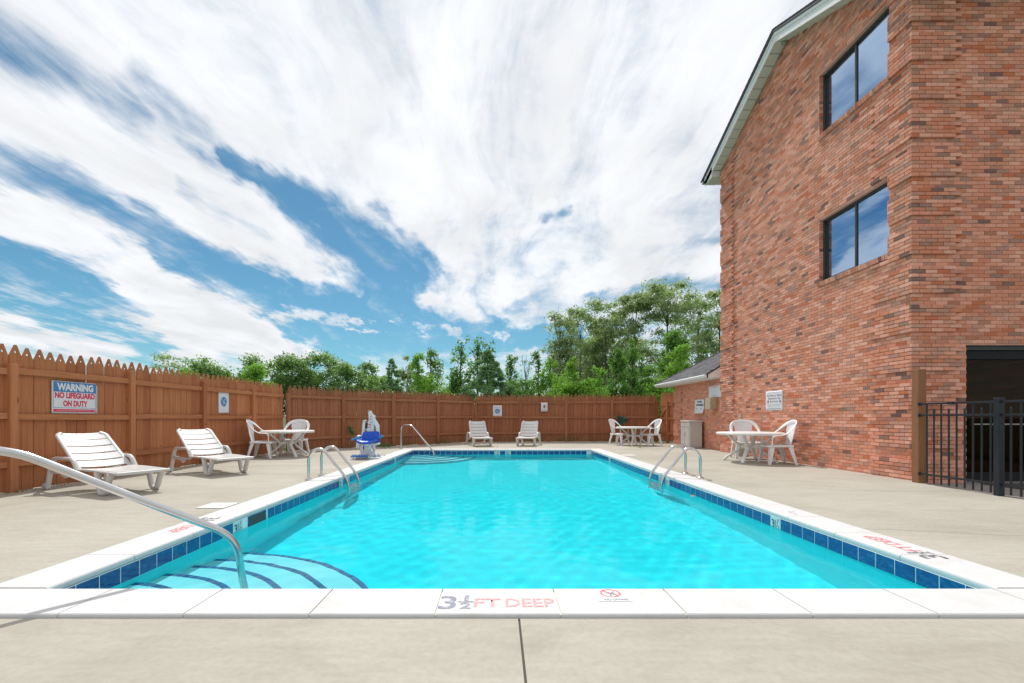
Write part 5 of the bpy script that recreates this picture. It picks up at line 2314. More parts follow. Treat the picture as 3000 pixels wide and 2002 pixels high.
def sheet(parent, w_, h_, mat, curl=None, name='panel', cut=0.0):
    """sign board, slightly bent; cut: a nibbled top right corner"""
    nx_, ny_ = 10, 10
    b = MB()
    vs_ = []
    for j in range(ny_ + 1):
        for i in range(nx_ + 1):
            x, y = -w_ / 2 + w_ * i / nx_, -h_ / 2 + h_ * j / ny_
            if cut and i == nx_ and j == ny_:
                x -= cut
            vs_.append((x, y, (curl(x / w_, y / h_) if curl else 0.0)))
    b.add(vs_, [(j * (nx_ + 1) + i, j * (nx_ + 1) + i + 1, (j + 1) * (nx_ + 1) + i + 1, (j + 1) * (nx_ + 1) + i) for j in range(ny_) for i in range(nx_)], True)
    o = b.build(name, mat, parent)
    md = o.modifiers.new('thick', 'SOLIDIFY')
    md.thickness = .003
    md.offset = -1
    return o


def fence_sign_at(px, py_top, py_bot):
    """place on the left fence whose picture bearing is px"""
    k = (px - 1458) / 1333
    y = (-7.16 - 0.034 * 6.76) / (k - 0.034)
    x = k * y
    return x, y, CAM_H + (1224 - py_top) * y / 1333, CAM_H + (1224 - py_bot) * y / 1333


fdir = Vector((0.034, 1, 0)).normalized()
fn = Vector((fdir.y, -fdir.x, 0))
# --- WARNING sign
xa, ya, zt, zb = fence_sign_at(155, 1116, 1213)
xb, yb, zt2, zb2 = fence_sign_at(288, 1124, 1212)
Wd, Hd = math.hypot(xb - xa, yb - ya), (zt + zt2 - zb - zb2) / 2
c = Vector(((xa + xb) / 2, (ya + yb) / 2, (zt + zt2 + zb + zb2) / 4)) - fn * 0.018
sg = sign('warning_sign', c, fdir, (0, 0, 1), 'blue, white and red warning sign about no lifeguard on the left fence', 'sign')
sheet(sg, Wd, Hd, M['white'], None, cut=.03)
rect(sg, 'blue_band', 0, Hd * .325, .002, Wd * .94, Hd * .31, M['signblue'])
put_text(sg, 'WARNING', 0, Hd * .325, .0042, M['white'], Wd * .80, Hd * .235, .05)
put_text(sg, 'NO LIFEGUARD', 0, Hd * .065, .002, M['signred'], Wd * .88, Hd * .19, .05)
put_text(sg, 'ON DUTY', 0, -Hd * .185, .002, M['signred'], Wd * .54, Hd * .19, .05)
rect(sg, 'red_band', 0, -Hd * .405, .002, Wd * .94, Hd * .085, M['signred'])
put_text(sg, 'Children under the age of 14 should not use spa or pool without an adult in attendance.', -Wd * .03, -Hd * .405, .0036, M['white'], Wd * .76, Hd * .030, .01)
bars(sg, 'rule', [(-Wd * .47, -Hd * .32, Wd * .47, -Hd * .32, .006), (-Wd * .47, -Hd * .32, -Wd * .47, Hd * .17, .006), (Wd * .47, -Hd * .32, Wd * .47, Hd * .17, .006)], .0016, M['signblue'])
disc(sg, 'emblem', Wd * .435, -Hd * .405, .0042, Hd * .032, M['white'])
disc(sg, 'emblem_dot', Wd * .435, -Hd * .405, .0052, Hd * .022, M['signblue'])
for (x, y) in ((-.46, .46), (.44, .44), (-.46, -.46), (.46, -.46)):
    disc(sg, 'nail', Wd * x, Hd * y, .0025, .006, M['bolt'], 8)


def no_diving_print(sg, cx, cy_, r):
    disc(sg, 'round_emblem', cx, cy_, .002, r, M['signblue'])
    bars(sg, 'pictogram', [(cx - r * .65, cy_ + r * .62, cx + r * .62, cy_ - r * .68, r * .10), (cx - r * .05, cy_ - r * .05, cx + r * .38, cy_ + r * .72, r * .13),
                           (cx - r * .05, cy_ - r * .05, cx - r * .12, cy_ - r * .72, r * .12), (cx - r * .05, cy_ - r * .10, cx + r * .40, cy_ - r * .38, r * .12),
                           (cx - r * .8, cy_ - r * .16, cx + r * .8, cy_ - r * .16, r * .06)], .0032, M['white'])


# --- no diving sheet on the left fence
xa, ya, zt, zb = fence_sign_at(642.5, 1148, 1211)
xb, yb, zt2, zb2 = fence_sign_at(673, 1149.5, 1211)
Wd, Hd = math.hypot(xb - xa, yb - ya), (zt + zt2 - zb - zb2) / 2
c = Vector(((xa + xb) / 2, (ya + yb) / 2, (zt + zt2 + zb + zb2) / 4)) - fn * 0.018
sg = sign('no_diving_sign', c, fdir, (0, 0, 1), 'white notice with blue round no diving emblem on the left fence', 'sign')
sheet(sg, Wd, Hd, M['white'])
no_diving_print(sg, 0, .02, Wd * .29)
rect(sg, 'corner_mark', Wd * .40, -Hd * .45, .001, .02, .02, M['signblue'])
# --- no diving sheet on the far fence
YB = 20.60


def far_sign(name, pxa, pxb, pya, pyb, label):
    k = YB / 1333
    w_, h_ = (pxb - pxa) * k, (pyb - pya) * k
    o = sign(name, ((((pxa + pxb) / 2) - 1458) * k, YB + .05, CAM_H + (1224 - (pya + pyb) / 2) * k), (1, 0, 0), (0, 0, 1), label, 'sign')
    return o, w_, h_


sg, Wd, Hd = far_sign('no_diving_sign', 1444, 1470.5, 1188, 1225, 'white and pink no diving sign on the far fence above a lounger')
sheet(sg, Wd, Hd, M['white'])
no_diving_print(sg, 0, .02, Wd * .28)
bars(sg, 'headline_rule', [(-Wd * .38, Hd * .41, Wd * .38, Hd * .41, .012)], .002, M['pink'])
put_text(sg, 'WARNING', 0, Hd * .345, .002, M['pink'], Wd * .74, Hd * .09, .02)
put_text(sg, 'NO DIVING', 0, -Hd * .34, .002, M['pink'], Wd * .78, Hd * .14, .02)
rect(sg, 'corner_mark', Wd * .43, -Hd * .45, .001, .02, .02, M['signblue'])
# --- small notice: no glass, drink or food
sg, Wd, Hd = far_sign('no_glass_sign', 1585, 1604, 1180, 1206, 'small white notice with black pictogram on the far fence above a lounger')
sg.location.y -= .07
sheet(sg, Wd, Hd, M['white'])
ring(sg, 'red_ring', .02, Hd * .06, .002, Wd * .25, Wd * .30, M['pink'])
bars(sg, 'slash', [(.02 - Wd * .2, Hd * .06 + Wd * .2, .02 + Wd * .2, Hd * .06 - Wd * .2, .012)], .0034, M['pink'])
b = MB()
b.add([(-.055, -.05, 0), (.02, -.06, 0), (.03, .01, 0), (.0, .05, 0), (.012, .07, 0), (-.02, .075, 0), (-.045, .04, 0)], [tuple(range(7))])
o = b.build('pictogram', M['ink'], sg)
o.location = (.01, Hd * .05, .0028)
bars(sg, 'glass_pictogram', [(.05, Hd * .05 - .03, .05, Hd * .05 + .03, .01), (.03, Hd * .05 + .035, .075, Hd * .05 + .035, .012)], .0028, M['ink'])
put_text(sg, 'NO GLASS OR', 0, -Hd * .23, .002, M['greyink'], Wd * .8, Hd * .06)
put_text(sg, 'FOOD ALLOWED', 0, -Hd * .32, .002, M['greyink'], Wd * .62, Hd * .06)
put_text(sg, 'IN POOL AREA', 0, -Hd * .41, .002, M['greyink'], Wd * .8, Hd * .06)


# --- signs on the brick walls (reading direction runs towards the camera)
def wall_sign(name, X, ya, yb, za, zb, label):
    o = sign(name, (X, (ya + yb) / 2, (za + zb) / 2), (0, -1, 0), (0, 0, 1), label, 'sign')
    return o, abs(ya - yb), zb - za


sg, Wd, Hd = wall_sign('towel_notice', 7.40, 17.08, 16.32, 1.25, 1.765, 'white curling paper notice for pool towels on the outbuilding wall')
curl = lambda x, y: .10 * max(0, -y - .05) ** 1.6 * 2.2
sheet(sg, Wd, Hd, M['paper'], curl)
put_text(sg, 'POOL', .05 * Wd, Hd * .33, .006, M['ink'], Wd * .55, Hd * .14, .04)
put_text(sg, 'TOWELS', .05 * Wd, Hd * .10, .008, M['ink'], Wd * .80, Hd * .145, .04)
for x in (-.24, .26):
    for (t, y) in (('USED', -.13), ('FRESH', -.20)):
        o = put_text(sg, t, x * Wd, Hd * y, .022 if y > -.18 else .038, M['greyink'], Wd * .2, Hd * .05)
bars(sg, 'red_arrow', [(-.22 * Wd, -.28 * Hd, -.44 * Wd, -.44 * Hd, .014), (.22 * Wd, -.28 * Hd, .30 * Wd, -.45 * Hd, .014)], .085, M['signred'])
for y in (-.34, -.40):
    put_text(sg, 'please return all towels to the front desk', 0, Hd * y, .070 if y > -.36 else .088, M['greyink'], Wd * .44, Hd * .025)

sg, Wd, Hd = wall_sign('faded_sign', 7.40, 15.96, 14.98, 1.78, 2.20, 'blank bleached white sign with a red stained top edge beside the building corner')
sheet(sg, Wd, Hd, M['paper'])
b = MB()
rr = random.Random(3)
prev = None
n_ = 26
vs_, fs = [], []
for k in range(n_ + 1):
    x = -Wd / 2 + Wd * .78 * k / n_
    d = Hd * (.10 + .06 * rr.random()) * (1 - .4 * k / n_)
    vs_ += [(x, Hd / 2 - .004 - (.0), 0), (x, Hd / 2 - d - .01, 0)]
for k in range(n_):
    fs.append((2 * k + 1, 2 * k + 3, 2 * k + 2, 2 * k))
b.add(vs_, fs)
o = b.build('red_stain', M['pink'], sg)
o.location = (0, 0, .002)
put_text(sg, 'POOL RULES', -.08 * Wd, Hd * .33, .003, M['paper'], Wd * .5, Hd * .12, .02)

sg, Wd, Hd = wall_sign('pets_sign', 7.242, 12.29, 11.57, 1.29, 1.80, 'white notice banning pets and glass on the tall brick wall')
sheet(sg, Wd, Hd, M['white'], None, cut=.01)
put_text(sg, 'No Pets or Glass', .01 * Wd, Hd * .27, .002, M['greyink'], Wd * .86, Hd * .10, .012)
put_text(sg, 'Allowed In The', .01 * Wd, Hd * .115, .002, M['greyink'], Wd * .74, Hd * .10, .012)
put_text(sg, 'Pool Area', .01 * Wd, -Hd * .04, .002, M['greyink'], Wd * .48, Hd * .10, .012)
for x in (-.36, .36):
    ring(sg, 'red_ring', x * Wd, -Hd * .045, .002, Wd * .040, Wd * .055, M['signred'])
    bars(sg, 'slash', [(x * Wd - .025, -Hd * .045 + .025, x * Wd + .025, -Hd * .045 - .025, .007)], .003, M['signred'])
    bars(sg, 'pictogram', [(x * Wd - .018, -Hd * .045, x * Wd + .018, -Hd * .04, .018), (x * Wd - .012, -Hd * .045 - .02, x * Wd - .01, -Hd * .045, .008), (x * Wd + .012, -Hd * .045 + .02, x * Wd + .01, -Hd * .045, .012)], .0026, M['ink'])
for (t, y, w_) in (('Failure To Comply Will Result In', -.19, .86), ('Removal From Pool & Hotel', -.27, .72), ('NO REFUND WILL BE PROVIDED', -.40, .82)):
    put_text(sg, t, 0, Hd * y, .002, M['greyink'], Wd * w_, Hd * .045, .004)
bars(sg, 'rule', [(-Wd * .42, Hd * .42, Wd * .42, Hd * .42, .005)], .002, M['greyink'])

# --- depth marks painted on the coping
TZC = COP_Z + .0012


def depth_mark(loc, right, label, red, dark, w_=1.0, half=True):
    o = sign('depth_mark', loc, right, (Vector((0, 0, 1)).cross(Vector(right))), label, 'painted marking', 'painted depth marks on the coping')
    put_text(o, '3', -.300 * w_, 0, 0, dark, .100 * w_, .185, .012)
    put_text(o, '1', -.195 * w_, .062, 0, dark, .026 * w_, .078, .02)
    bars(o, 'fraction_bar', [(-.240 * w_, .008, -.150 * w_, .008, .014)], 0, dark)
    put_text(o, '2', -.195 * w_, -.048, 0, dark, .064 * w_, .080, .015)
    put_text(o, 'FT', -.070 * w_, -.005, 0, red, .155 * w_, .118, .014)
    put_text(o, 'DEEP', .178 * w_, -.005, 0, red, .285 * w_, .118, .014)
    return o


depth_mark((.010, 2.655, TZC), (1, 0, 0), 'worn 3 1/2 FT DEEP lettering on the near coping, pale red and slate', M['letter'], M['letterdark'])
depth_mark((3.365, 3.82, TZC), (0, 1, 0), 'slanting 3 1/2 FT DEEP lettering on the right coping, darker print', M['letterred'], M['letterblack'], 1.0)
depth_mark((-3.07, 4.58, TZC), (0, -1, 0), '3 1/2 FT DEEP lettering on the left coping behind the handrail', M['letterred'], M['letterblack'], .95)
# loose strokes of older paint further along the right coping
o = sign('old_paint_stroke', (3.33, 5.15, TZC), (0, 1, 0), (-1, 0, 0), 'stray dark paint stroke on the right coping beside the depth tile', 'painted marking')
bars(o, 'stroke', [(-.10, 0, -.02, .02, .012), (.0, .01, .09, -.02, .010), (.02, -.05, .10, -.06, .006)], 0, M['letterblack'])

# --- no diving sticker on the near coping
o = sign('no_diving_sticker', (.690, 2.762, TZC + .0012), (1, .02, 0), (-.02, 1, 0), 'square white no diving sticker with red ring on the near coping', 'sticker')
rect(o, 'backing', 0, 0, -.0008, .200, .19, M['white'], .001)
ring(o, 'red_ring', 0, .025, .0008, .050, .064, M['letterred'])
bars(o, 'slash', [(-.040, .062, .040, -.014, .011)], .0018, M['letterred'])
bars(o, 'pictogram', [(-.005, .012, .028, .052, .012), (-.004, .012, -.006, -.018, .010), (-.03, .024, .035, .024, .004)], .0012, M['letterdark'])
put_text(o, 'NO DIVING', .01, -.072, .0008, M['greyink'], .140, .026, .02)


# --- print on the white depth tiles
def tile_print(loc, right, kind):
    r_ = Vector(right)
    n_ = r_.cross(Vector((0, 0, 1)))
    mt = Matrix(((r_.x, 0, n_.x), (r_.y, 0, n_.y), (r_.z, 1, n_.z)))
    root_loc = Vector(loc) - pl
    def place(me_, dx, dy, dz, mat):
        me_.materials.append(mat)
        p = root_loc + r_ * dx + Vector((0, 0, 1)) * dy + n_ * dz
        q = link('depth_numeral' if kind == 'depth' else 'no_diving_print', me_, pool, p)
        q.rotation_euler = mt.to_euler()
    if kind == 'depth':
        place(text_mesh('3', .052, .098, .02), -.042, -.006, .0006, M['tileink'])
        place(text_mesh('1/', .050, .090, .012), .022, .0, .0006, M['tileink'])
        place(text_mesh('2', .030, .045, .01), .058, -.032, .0006, M['tileink'])
        place(text_mesh('FT', .030, .026, .0), .055, .045, .0006, M['tileink'])
    elif kind == 'bars':
        place(text_mesh('3', .052, .098, .02), -.042, -.006, .0006, M['tileink'])
        place(text_mesh('FT', .05, .05, .01), .03, .01, .0006, M['tileink'])
    else:
        b = MB()
        n = 24
        vv = []
        for k in range(n):
            a = 2 * math.pi * k / n
            vv += [(.048 * math.cos(a), .048 * math.sin(a), 0), (.060 * math.cos(a), .060 * math.sin(a), 0)]
        b.add(vv, [(2 * k, 2 * k + 1, 2 * ((k + 1) % n) + 1, 2 * ((k + 1) % n)) for k in range(n)])
        place(b.mesh('ring'), 0, 0, .0006, M['letterred'])
        b = MB()
        b.add([(-.04, .034, 0), (-.034, .04, 0), (.04, -.034, 0), (.034, -.04, 0)], [(0, 3, 2, 1)])
        place(b.mesh('slash'), 0, 0, .0012, M['letterred'])
        b = MB()
        b.add([(-.02, -.03, 0), (-.008, -.03, 0), (.03, .028, 0), (.018, .034, 0)], [(0, 1, 2, 3)])
        place(b.mesh('diver'), 0, 0, .0009, M['tileink'])


for (x, y, sgn, which) in marks:
    rgt = (0, 1, 0) if sgn < 0 else (0, 1, 0)
    # left wall is read looking towards -X (right is +Y), right wall looking towards +X (right is -Y)
    rgt = (0, 1, 0) if sgn > 0 else (0, -1, 0)
    tile_print((x, y, TZ), rgt, ('depth', 'bars', 'nodive', 'bars')[which])
for (x, kind) in far_marks:
    tile_print((x, PY1 - .0098, TZ), (1, 0, 0), kind)


# ------------------------------------------------------------------ trees and plants
def leaf_cloud(blobs, n_total, size, rngl, up=0.35, elong=2.0, shell=0.45, squash=0.85, droop=0.0):
    """many small leaf blades round the given tufts: [(centre, radius)]"""
    C = np.array([b[0] for b in blobs], dtype=float)
    Rr = np.array([b[1] for b in blobs], dtype=float)
    wts = Rr ** 2
    idx = rngl.choice(len(blobs), n_total, p=wts / wts.sum())
    d = rngl.normal(size=(n_total, 3))
    d /= np.linalg.norm(d, axis=1)[:, None] + 1e-9
    rad = rngl.random(n_total) ** shell
    # ragged: some leaves fly a little outside their tuft
    rad *= 1 + 0.35 * (rngl.random(n_total) < .10)
    off = d * rad[:, None] * Rr[idx][:, None]
    off[:, 2] *= squash
    P = C[idx] + off
    nrm = d * 0.7 + rngl.normal(size=(n_total, 3)) * 0.6 + np.array([0, 0, up])
    nrm /= np.linalg.norm(nrm, axis=1)[:, None] + 1e-9
    t = rngl.normal(size=(n_total, 3)) + np.array([0, 0, -droop])
    t -= nrm * (t * nrm).sum(1)[:, None]
    t /= np.linalg.norm(t, axis=1)[:, None] + 1e-9
    bt = np.cross(nrm, t)
    s = size * (0.6 + 0.8 * rngl.random(n_total))
    L, Wd = (s / 2)[:, None], (s / 2 / elong)[:, None]
    V = np.stack([P - t * L, P + bt * Wd - nrm * Wd * .25, P + t * L, P - bt * Wd - nrm * Wd * .25], 1).reshape(-1, 3)
    F = np.arange(n_total * 4, dtype=np.int32).reshape(-1, 4)
    return V, F


def make_tree(name, label, x, y, blobs, n, size, leaf, trunk_h, trunk_r, lean=0.0, seed=0, group=None, limbs=True, cat='tree', zb=-0.05, elong=2.0, shell=.45, squash=.85, bare=0, droop=0.0):
    rl_ = np.random.default_rng(seed)
    root = empty(name, (x, y, 0), 0, label, cat, group)
    V, F = leaf_cloud(blobs, n, size, rl_, elong=elong, shell=shell, squash=squash, droop=droop)
    me_ = np_mesh('crown', V, F)
    me_.materials.append(leaf)
    o = bpy.data.objects.new('crown', me_)
    col.objects.link(o)
    o.parent = root
    b = MB()
    ky = [Vector((0, 0, zb)), Vector((lean * .3 + rl_.normal() * .05, rl_.normal() * .05, trunk_h * .45)), Vector((lean, rl_.normal() * .08, trunk_h))]
    pts = [ky[0].lerp(ky[1], t).lerp(ky[1].lerp(ky[2], t), t) for t in [i / 8 for i in range(9)]]
    b.tube(pts, [trunk_r * (1 - .75 * i / 8) for i in range(9)], 7)
    if limbs:
        order = rl_.permutation(len(blobs))[:26 + bare]
        for q in order:
            c = Vector(blobs[q][0])
            h0 = min(max(c.z - (0.25 + .5 * math.hypot(c.x, c.y)) - rl_.uniform(0, .5), trunk_h * .22), trunk_h * .95)
            f = h0 / trunk_h
            s = pts[min(8, int(f * 8))]
            mid = s.lerp(c, .5) + Vector((rl_.normal() * .06, rl_.normal() * .06, .10 * (c - s).length))
            r0 = trunk_r * (1 - .75 * f) * .55
            pp = [s.lerp(mid, t).lerp(mid.lerp(c, t), t) for t in (0, .25, .5, .75, 1)]
            b.tube(pp, [r0, r0 * .75, r0 * .55, r0 * .36, r0 * .15], 5, caps=False)
    if bare:
        for k in range(bare):
            q = blobs[int(rl_.integers(len(blobs)))]
            c = Vector(q[0])
            e = c + Vector((rl_.normal() * .3, rl_.normal() * .3, abs(rl_.normal()) * .6 + .4)) * q[1] * 1.2
            b.tube([c - Vector((0, 0, q[1] * .6)), c.lerp(e, .5) + Vector((rl_.normal() * .05, 0, 0)), e], [.025, .015, .006], 4, caps=False)
    b.build('trunk', M['bark'], root)
    return root


def px_at(px, Y):
    return (px - 1458) / 1333 * Y


def z_at(py, Y):
    return CAM_H + (1224 - py) / 1333 * Y


def round_blobs(w, z0, z1, n, rl_, dy=None, rr=(.42, .80), spread=1.0):
    """rounded crown of width w between two heights"""
    out = []
    h = z1 - z0
    while len(out) < n:
        p = rl_.uniform(-1, 1, 3)
        if p @ p > 1 or (p @ p < .25 and rl_.random() < .6):
            continue
        r = rl_.uniform(*rr) * min(w / 2, h / 2) * .55
        z = z0 + h * (.5 + .5 * p[2])
        wid = w / 2 * (1.0 - .25 * max(0, p[2])) - r * .4
        out.append(((p[0] * wid * spread, p[1] * (dy or wid), min(z, z1 - r * .7)), r))
    return out


def spire_blobs(w, z0, z1, n, rl_, power=.6, tipw=.36):
    """upright crown narrowing to a point, made of rising sprays"""
    out = []
    for k in range(n):
        t = rl_.random() ** 1.15
        z = z0 + (z1 - z0) * t
        wid = w / 2 * .92 * (tipw + (1 - tipw) * (1 - t) ** power * min(1, .45 + t * 3))
        a = rl_.uniform(0, 2 * math.pi)
        rad = wid * rl_.random() ** .5
        r = .12 + .20 * w * (1 - t * .65) * rl_.uniform(.6, 1.2)
        out.append(((rad * math.cos(a), rad * math.sin(a), min(z, z1 - r * .5)), r))
    for k in range(5):
        out.append(((rl_.normal() * .04, rl_.normal() * .04, z1 - .12 - .22 * k), .10 + .05 * k))
    return out


def cedar_blobs(w, z0, z1, n, rl_):
    out = []
    for k in range(n):
        t = rl_.random() ** .9
        z = z0 + (z1 - z0) * t
        wid = w / 2 * (1 - t) ** .85 + .05
        a = rl_.uniform(0, 2 * math.pi)
        rad = wid * (.35 + .65 * rl_.random() ** .5)
        out.append(((rad * math.cos(a), rad * math.sin(a), z + .12 * rad), .12 + .30 * (1 - t) * rl_.uniform(.6, 1.1)))
    return out


def locust_blobs(w, z0, z1, n, rl_):
    """flat, airy plates of leaf carried high"""
    out = []
    for k in range(n):
        t = rl_.random() ** .7
        z = z0 + (z1 - z0) * t
        wid = w / 2 * math.sin(math.pi * min(.97, .20 + .62 * t)) * 1.05
        a = rl_.uniform(0, 2 * math.pi)
        rad = wid * rl_.random() ** .45
        out.append(((rad * math.cos(a), rad * math.sin(a) * .8, min(z, z1 - .25)), rl_.uniform(.6, 1.25) * w / 6.0 + .2))
    return out


trees = 0


def T(kind, pxc, pxw, py_top, Y, label, leaf, n, size, base_z=1.0, name=None, group=None, seed=None, blobs_n=None, **kw):
    """one tree whose crown spans pxw at bearing pxc and reaches py_top, standing Y metres away"""
    global trees
    trees += 1
    sd_ = seed or (100 + trees * 7)
    rl_ = np.random.default_rng(sd_)
    x = px_at(pxc, Y)
    w = pxw / 1333 * Y
    zt = z_at(py_top, Y)
    if kind == 'round':
        bl = round_blobs(w, base_z, zt, blobs_n or 60, rl_)
        th = zt * .75
        shell, squash, el = .75, .8, 1.9
    elif kind == 'spire':
        bl = spire_blobs(w, base_z, zt, blobs_n or 46, rl_)
        th = zt * .94
        shell, squash, el = .8, 1.15, 1.7
    elif kind == 'cedar':
        bl = cedar_blobs(w, base_z, zt, blobs_n or 110, rl_)
        th = zt * .92
        shell, squash, el = .7, .6, 4.5
    else:
        bl = locust_blobs(w, base_z, zt, blobs_n or 50, rl_)
        th = zt * .82
        shell, squash, el = .9, .55, 3.0
    nm = name or {'round': 'leafy_tree', 'spire': 'young_tree', 'cedar': 'cedar_tree', 'locust': 'tall_tree'}[kind]
    return make_tree(nm, label, x, Y, bl, n, size, leaf, th, max(.05, zt * .014), seed=sd_, group=group, elong=kw.pop('elong', el), shell=shell, squash=squash, **kw)


GLf, GYo, GTa = 'leafy trees beyond the left fence', 'young upright trees beyond the far fence', 'tall airy trees behind'
# beyond the left and slanting fences
T('locust', 500, 100, 1036, 30, 'thin see-through tree at the left end of the tree line', LEAF['locust'], 1200, .22, 2.2, 'sparse_tree')
T('round', 618, 165, 1032, 29, 'rounded green tree standing alone right of the thin tree above the left fence', LEAF['mid'], 9000, .17, 1.0, group=GLf)
T('round', 548, 110, 1075, 24, 'light green bush showing over the left fence beneath the thin tree', LEAF['bright'], 3500, .14, .5, 'bush', cat='bush')
T('round', 765, 165, 1036, 30, 'broad leafy tree directly above the corner where the fences meet', LEAF['mid'], 9000, .17, .8, group=GLf)
T('round', 745, 110, 1065, 26, 'paler bushy tree in front of the broad tree above the fence corner', LEAF['bright'], 5000, .15, .6, group=GLf)
T('round', 855, 150, 1034, 31, 'dense tree right of the fence corner, rather taller in the middle of the row', LEAF['mid'], 9000, .17, .8, group=GLf)
T('round', 945, 150, 1030, 32, 'dense grey green tree above the left steel ladder', LEAF['mid'], 9000, .17, .8, group=GLf)
T('round', 1018, 120, 1052, 31, 'leafy tree above the white pool lift, right edge of the dense row', LEAF['mid'], 7000, .17, .6, group=GLf)
T('round', 1075, 95, 1052, 33, 'smaller rounded tree just right of the pool lift', LEAF['mid'], 5500, .17, .6, group=GLf)
T('cedar', 1148, 110, 1052, 31, 'dark conical evergreen between the rounded trees and the bright pair', LEAF['cedar'], 7500, .26, .5, 'evergreen_tree')
T('round', 1195, 70, 1040, 36, 'grey green tree peeping from behind the bright pair of young trees', LEAF['locust'], 3500, .19, .8)
T('round', 1105, 120, 1095, 27, 'low green bush at the foot of the dark evergreen', LEAF['mid'], 4500, .15, .2, 'bush', cat='bush')
# beyond the far fence
T('spire', 1226, 80, 1040, 24.5, 'bright green young tree, left one of the bright pair', LEAF['bright'], 4200, .125, .6, group=GYo)
T('spire', 1262, 96, 1014, 25.5, 'slender young tree, right and taller one of the bright pair', LEAF['deep'], 4200, .125, .6, group=GYo)
T('round', 1265, 150, 1092, 24, 'bright leafy shrub wrapped round the feet of the bright pair', LEAF['bright'], 5200, .12, .3, 'bush', cat='bush')
T('spire', 1352, 108, 988, 26, 'open young tree with several upright stems left of the cedar', LEAF['deep'], 4200, .13, 1.0, group=GYo)
T('spire', 1400, 84, 984, 26.5, 'tall thin young tree whose tip is the highest above the cedar', LEAF['deep'], 2300, .13, 1.0, group=GYo)
T('spire', 1434, 74, 1000, 27, 'thin young tree rising just right behind the cedar', LEAF['deep'], 2200, .13, 1.0, group=GYo)
T('round', 1328, 80, 1075, 25.5, 'loose leafy branches spreading left of the open young tree', LEAF['deep'], 1900, .13, 1.0, 'bush', cat='bush')
T('cedar', 1428, 265, 1030, 23.2, 'broad feathery cedar hanging over the fence above the no diving sign', LEAF['cedar'], 26000, .20, .2, blobs_n=190)
T('spire', 1496, 70, 1036, 27, 'compact young tree standing alone right of the cedar', LEAF['deep'], 2800, .13, .6, group=GYo)
T('locust', 1540, 40, 1048, 29, 'almost leafless thin sapling between the lone young tree and the thicket', LEAF['locust'], 208, .15, 1.2, 'bare_sapling', bare=14)
T('round', 1520, 130, 1105, 25, 'low mixed scrub between the cedar and the light green thicket', LEAF['deep'], 5200, .13, .2, 'bush', cat='bush')
T('spire', 1577, 72, 1030, 27, 'narrow young tree with a leafy tip at the left end of the thicket', LEAF['deep'], 2800, .13, .6, group=GYo)
T('spire', 1612, 86, 1046, 26, 'yellowish young tree beside the narrow leafy tip', LEAF['bright'], 3200, .13, .5, group=GYo)
T('spire', 1674, 62, 1047, 24.5, 'light green pointed shrub standing out of the low thicket', LEAF['bright'], 4200, .12, .4, 'bush', group=GYo, cat='bush')
T('round', 1655, 140, 1092, 24, 'light green thicket above the small white fence sign', LEAF['bright'], 7000, .12, .2, 'bush', cat='bush')
T('spire', 1752, 74, 1076, 23.8, 'light green pointed bush just left of the dark pear trees', LEAF['bright'], 5000, .12, .3, 'bush', cat='bush')
T('round', 1725, 120, 1108, 23.4, 'light green low bush at the fence left of the far table', LEAF['bright'], 6000, .12, .2, 'bush', cat='bush')
T('spire', 1806, 100, 1026, 25, 'dense dark young tree above the far table', LEAF['deep'], 7500, .13, .4, group=GYo)
T('spire', 1852, 104, 994, 26, 'taller dark young tree behind the far table', LEAF['deep'], 7500, .13, .4, group=GYo)
T('round', 1898, 90, 1055, 27, 'dark bushy tree filling the gap left of the outbuilding', LEAF['deep'], 5200, .14, .4)
T('round', 1975, 105, 960, 30, 'dark green tree above the outbuilding roof', LEAF['deep'], 8500, .15, 1.5)
T('spire', 1992, 92, 1012, 26, 'bright green tree just over the outbuilding eave', LEAF['bright'], 6500, .13, .8, group=GYo)
T('round', 1930, 110, 1098, 24.5, 'bright low bush behind the gate', LEAF['bright'], 5200, .12, .2, 'bush', cat='bush')
T('round', 2075, 95, 1020, 33, 'dark tree between the outbuilding roof and the tall wall', LEAF['deep'], 6000, .16, 1.5)
# tall airy trees further off
T('locust', 1640, 120, 922, 37, 'tall thin tree with bare twigs at the left of the airy group', LEAF['locust'], 2560, .27, 3.2, group=GTa, bare=26)
T('round', 1655, 120, 985, 36, 'yellow green tree under the bare twigs', LEAF['locust'], 6000, .22, 1.5)
T('locust', 1700, 110, 905, 40, 'tall airy tree second from the left of the airy group', LEAF['locust'], 3600, .27, 4.0, group=GTa)
T('locust', 1775, 150, 884, 38, 'wide airy tree with a domed top in the middle of the airy group', LEAF['locust'], 7600, .27, 3.5, group=GTa)
T('round', 1765, 150, 945, 42, 'grey green tree filling in beneath the domed tree', LEAF['locust'], 8000, .25, 3.0)
T('locust', 1858, 120, 862, 39, 'tall airy tree left of the highest one', LEAF['locust'], 5200, .27, 4.5, group=GTa)
T('locust', 1955, 190, 834, 38, 'highest and widest airy tree left of the tall brick wall', LEAF['locust'], 8800, .27, 5.5, group=GTa)
T('locust', 2045, 150, 880, 40, 'airy tree with dark forking limbs near the tall brick wall', LEAF['locust'], 4400, .27, 5.0, group=GTa)
T('locust', 2110, 130, 850, 36, 'airy tree half hidden behind the tall brick wall', LEAF['locust'], 5600, .27, 3.5, group=GTa)
T('round', 1880, 150, 985, 44, 'greyish tree low between the airy trees', LEAF['locust'], 5000, .24, 2.0)
T('round', 1700, 200, 1040, 45, 'distant greyish scrub under the airy trees', LEAF['mid'], 6500, .22, .5, 'bush', cat='bush')
T('round', 1950, 180, 1050, 46, 'distant dark scrub behind the outbuilding', LEAF['mid'], 6000, .22, .5, 'bush', cat='bush')

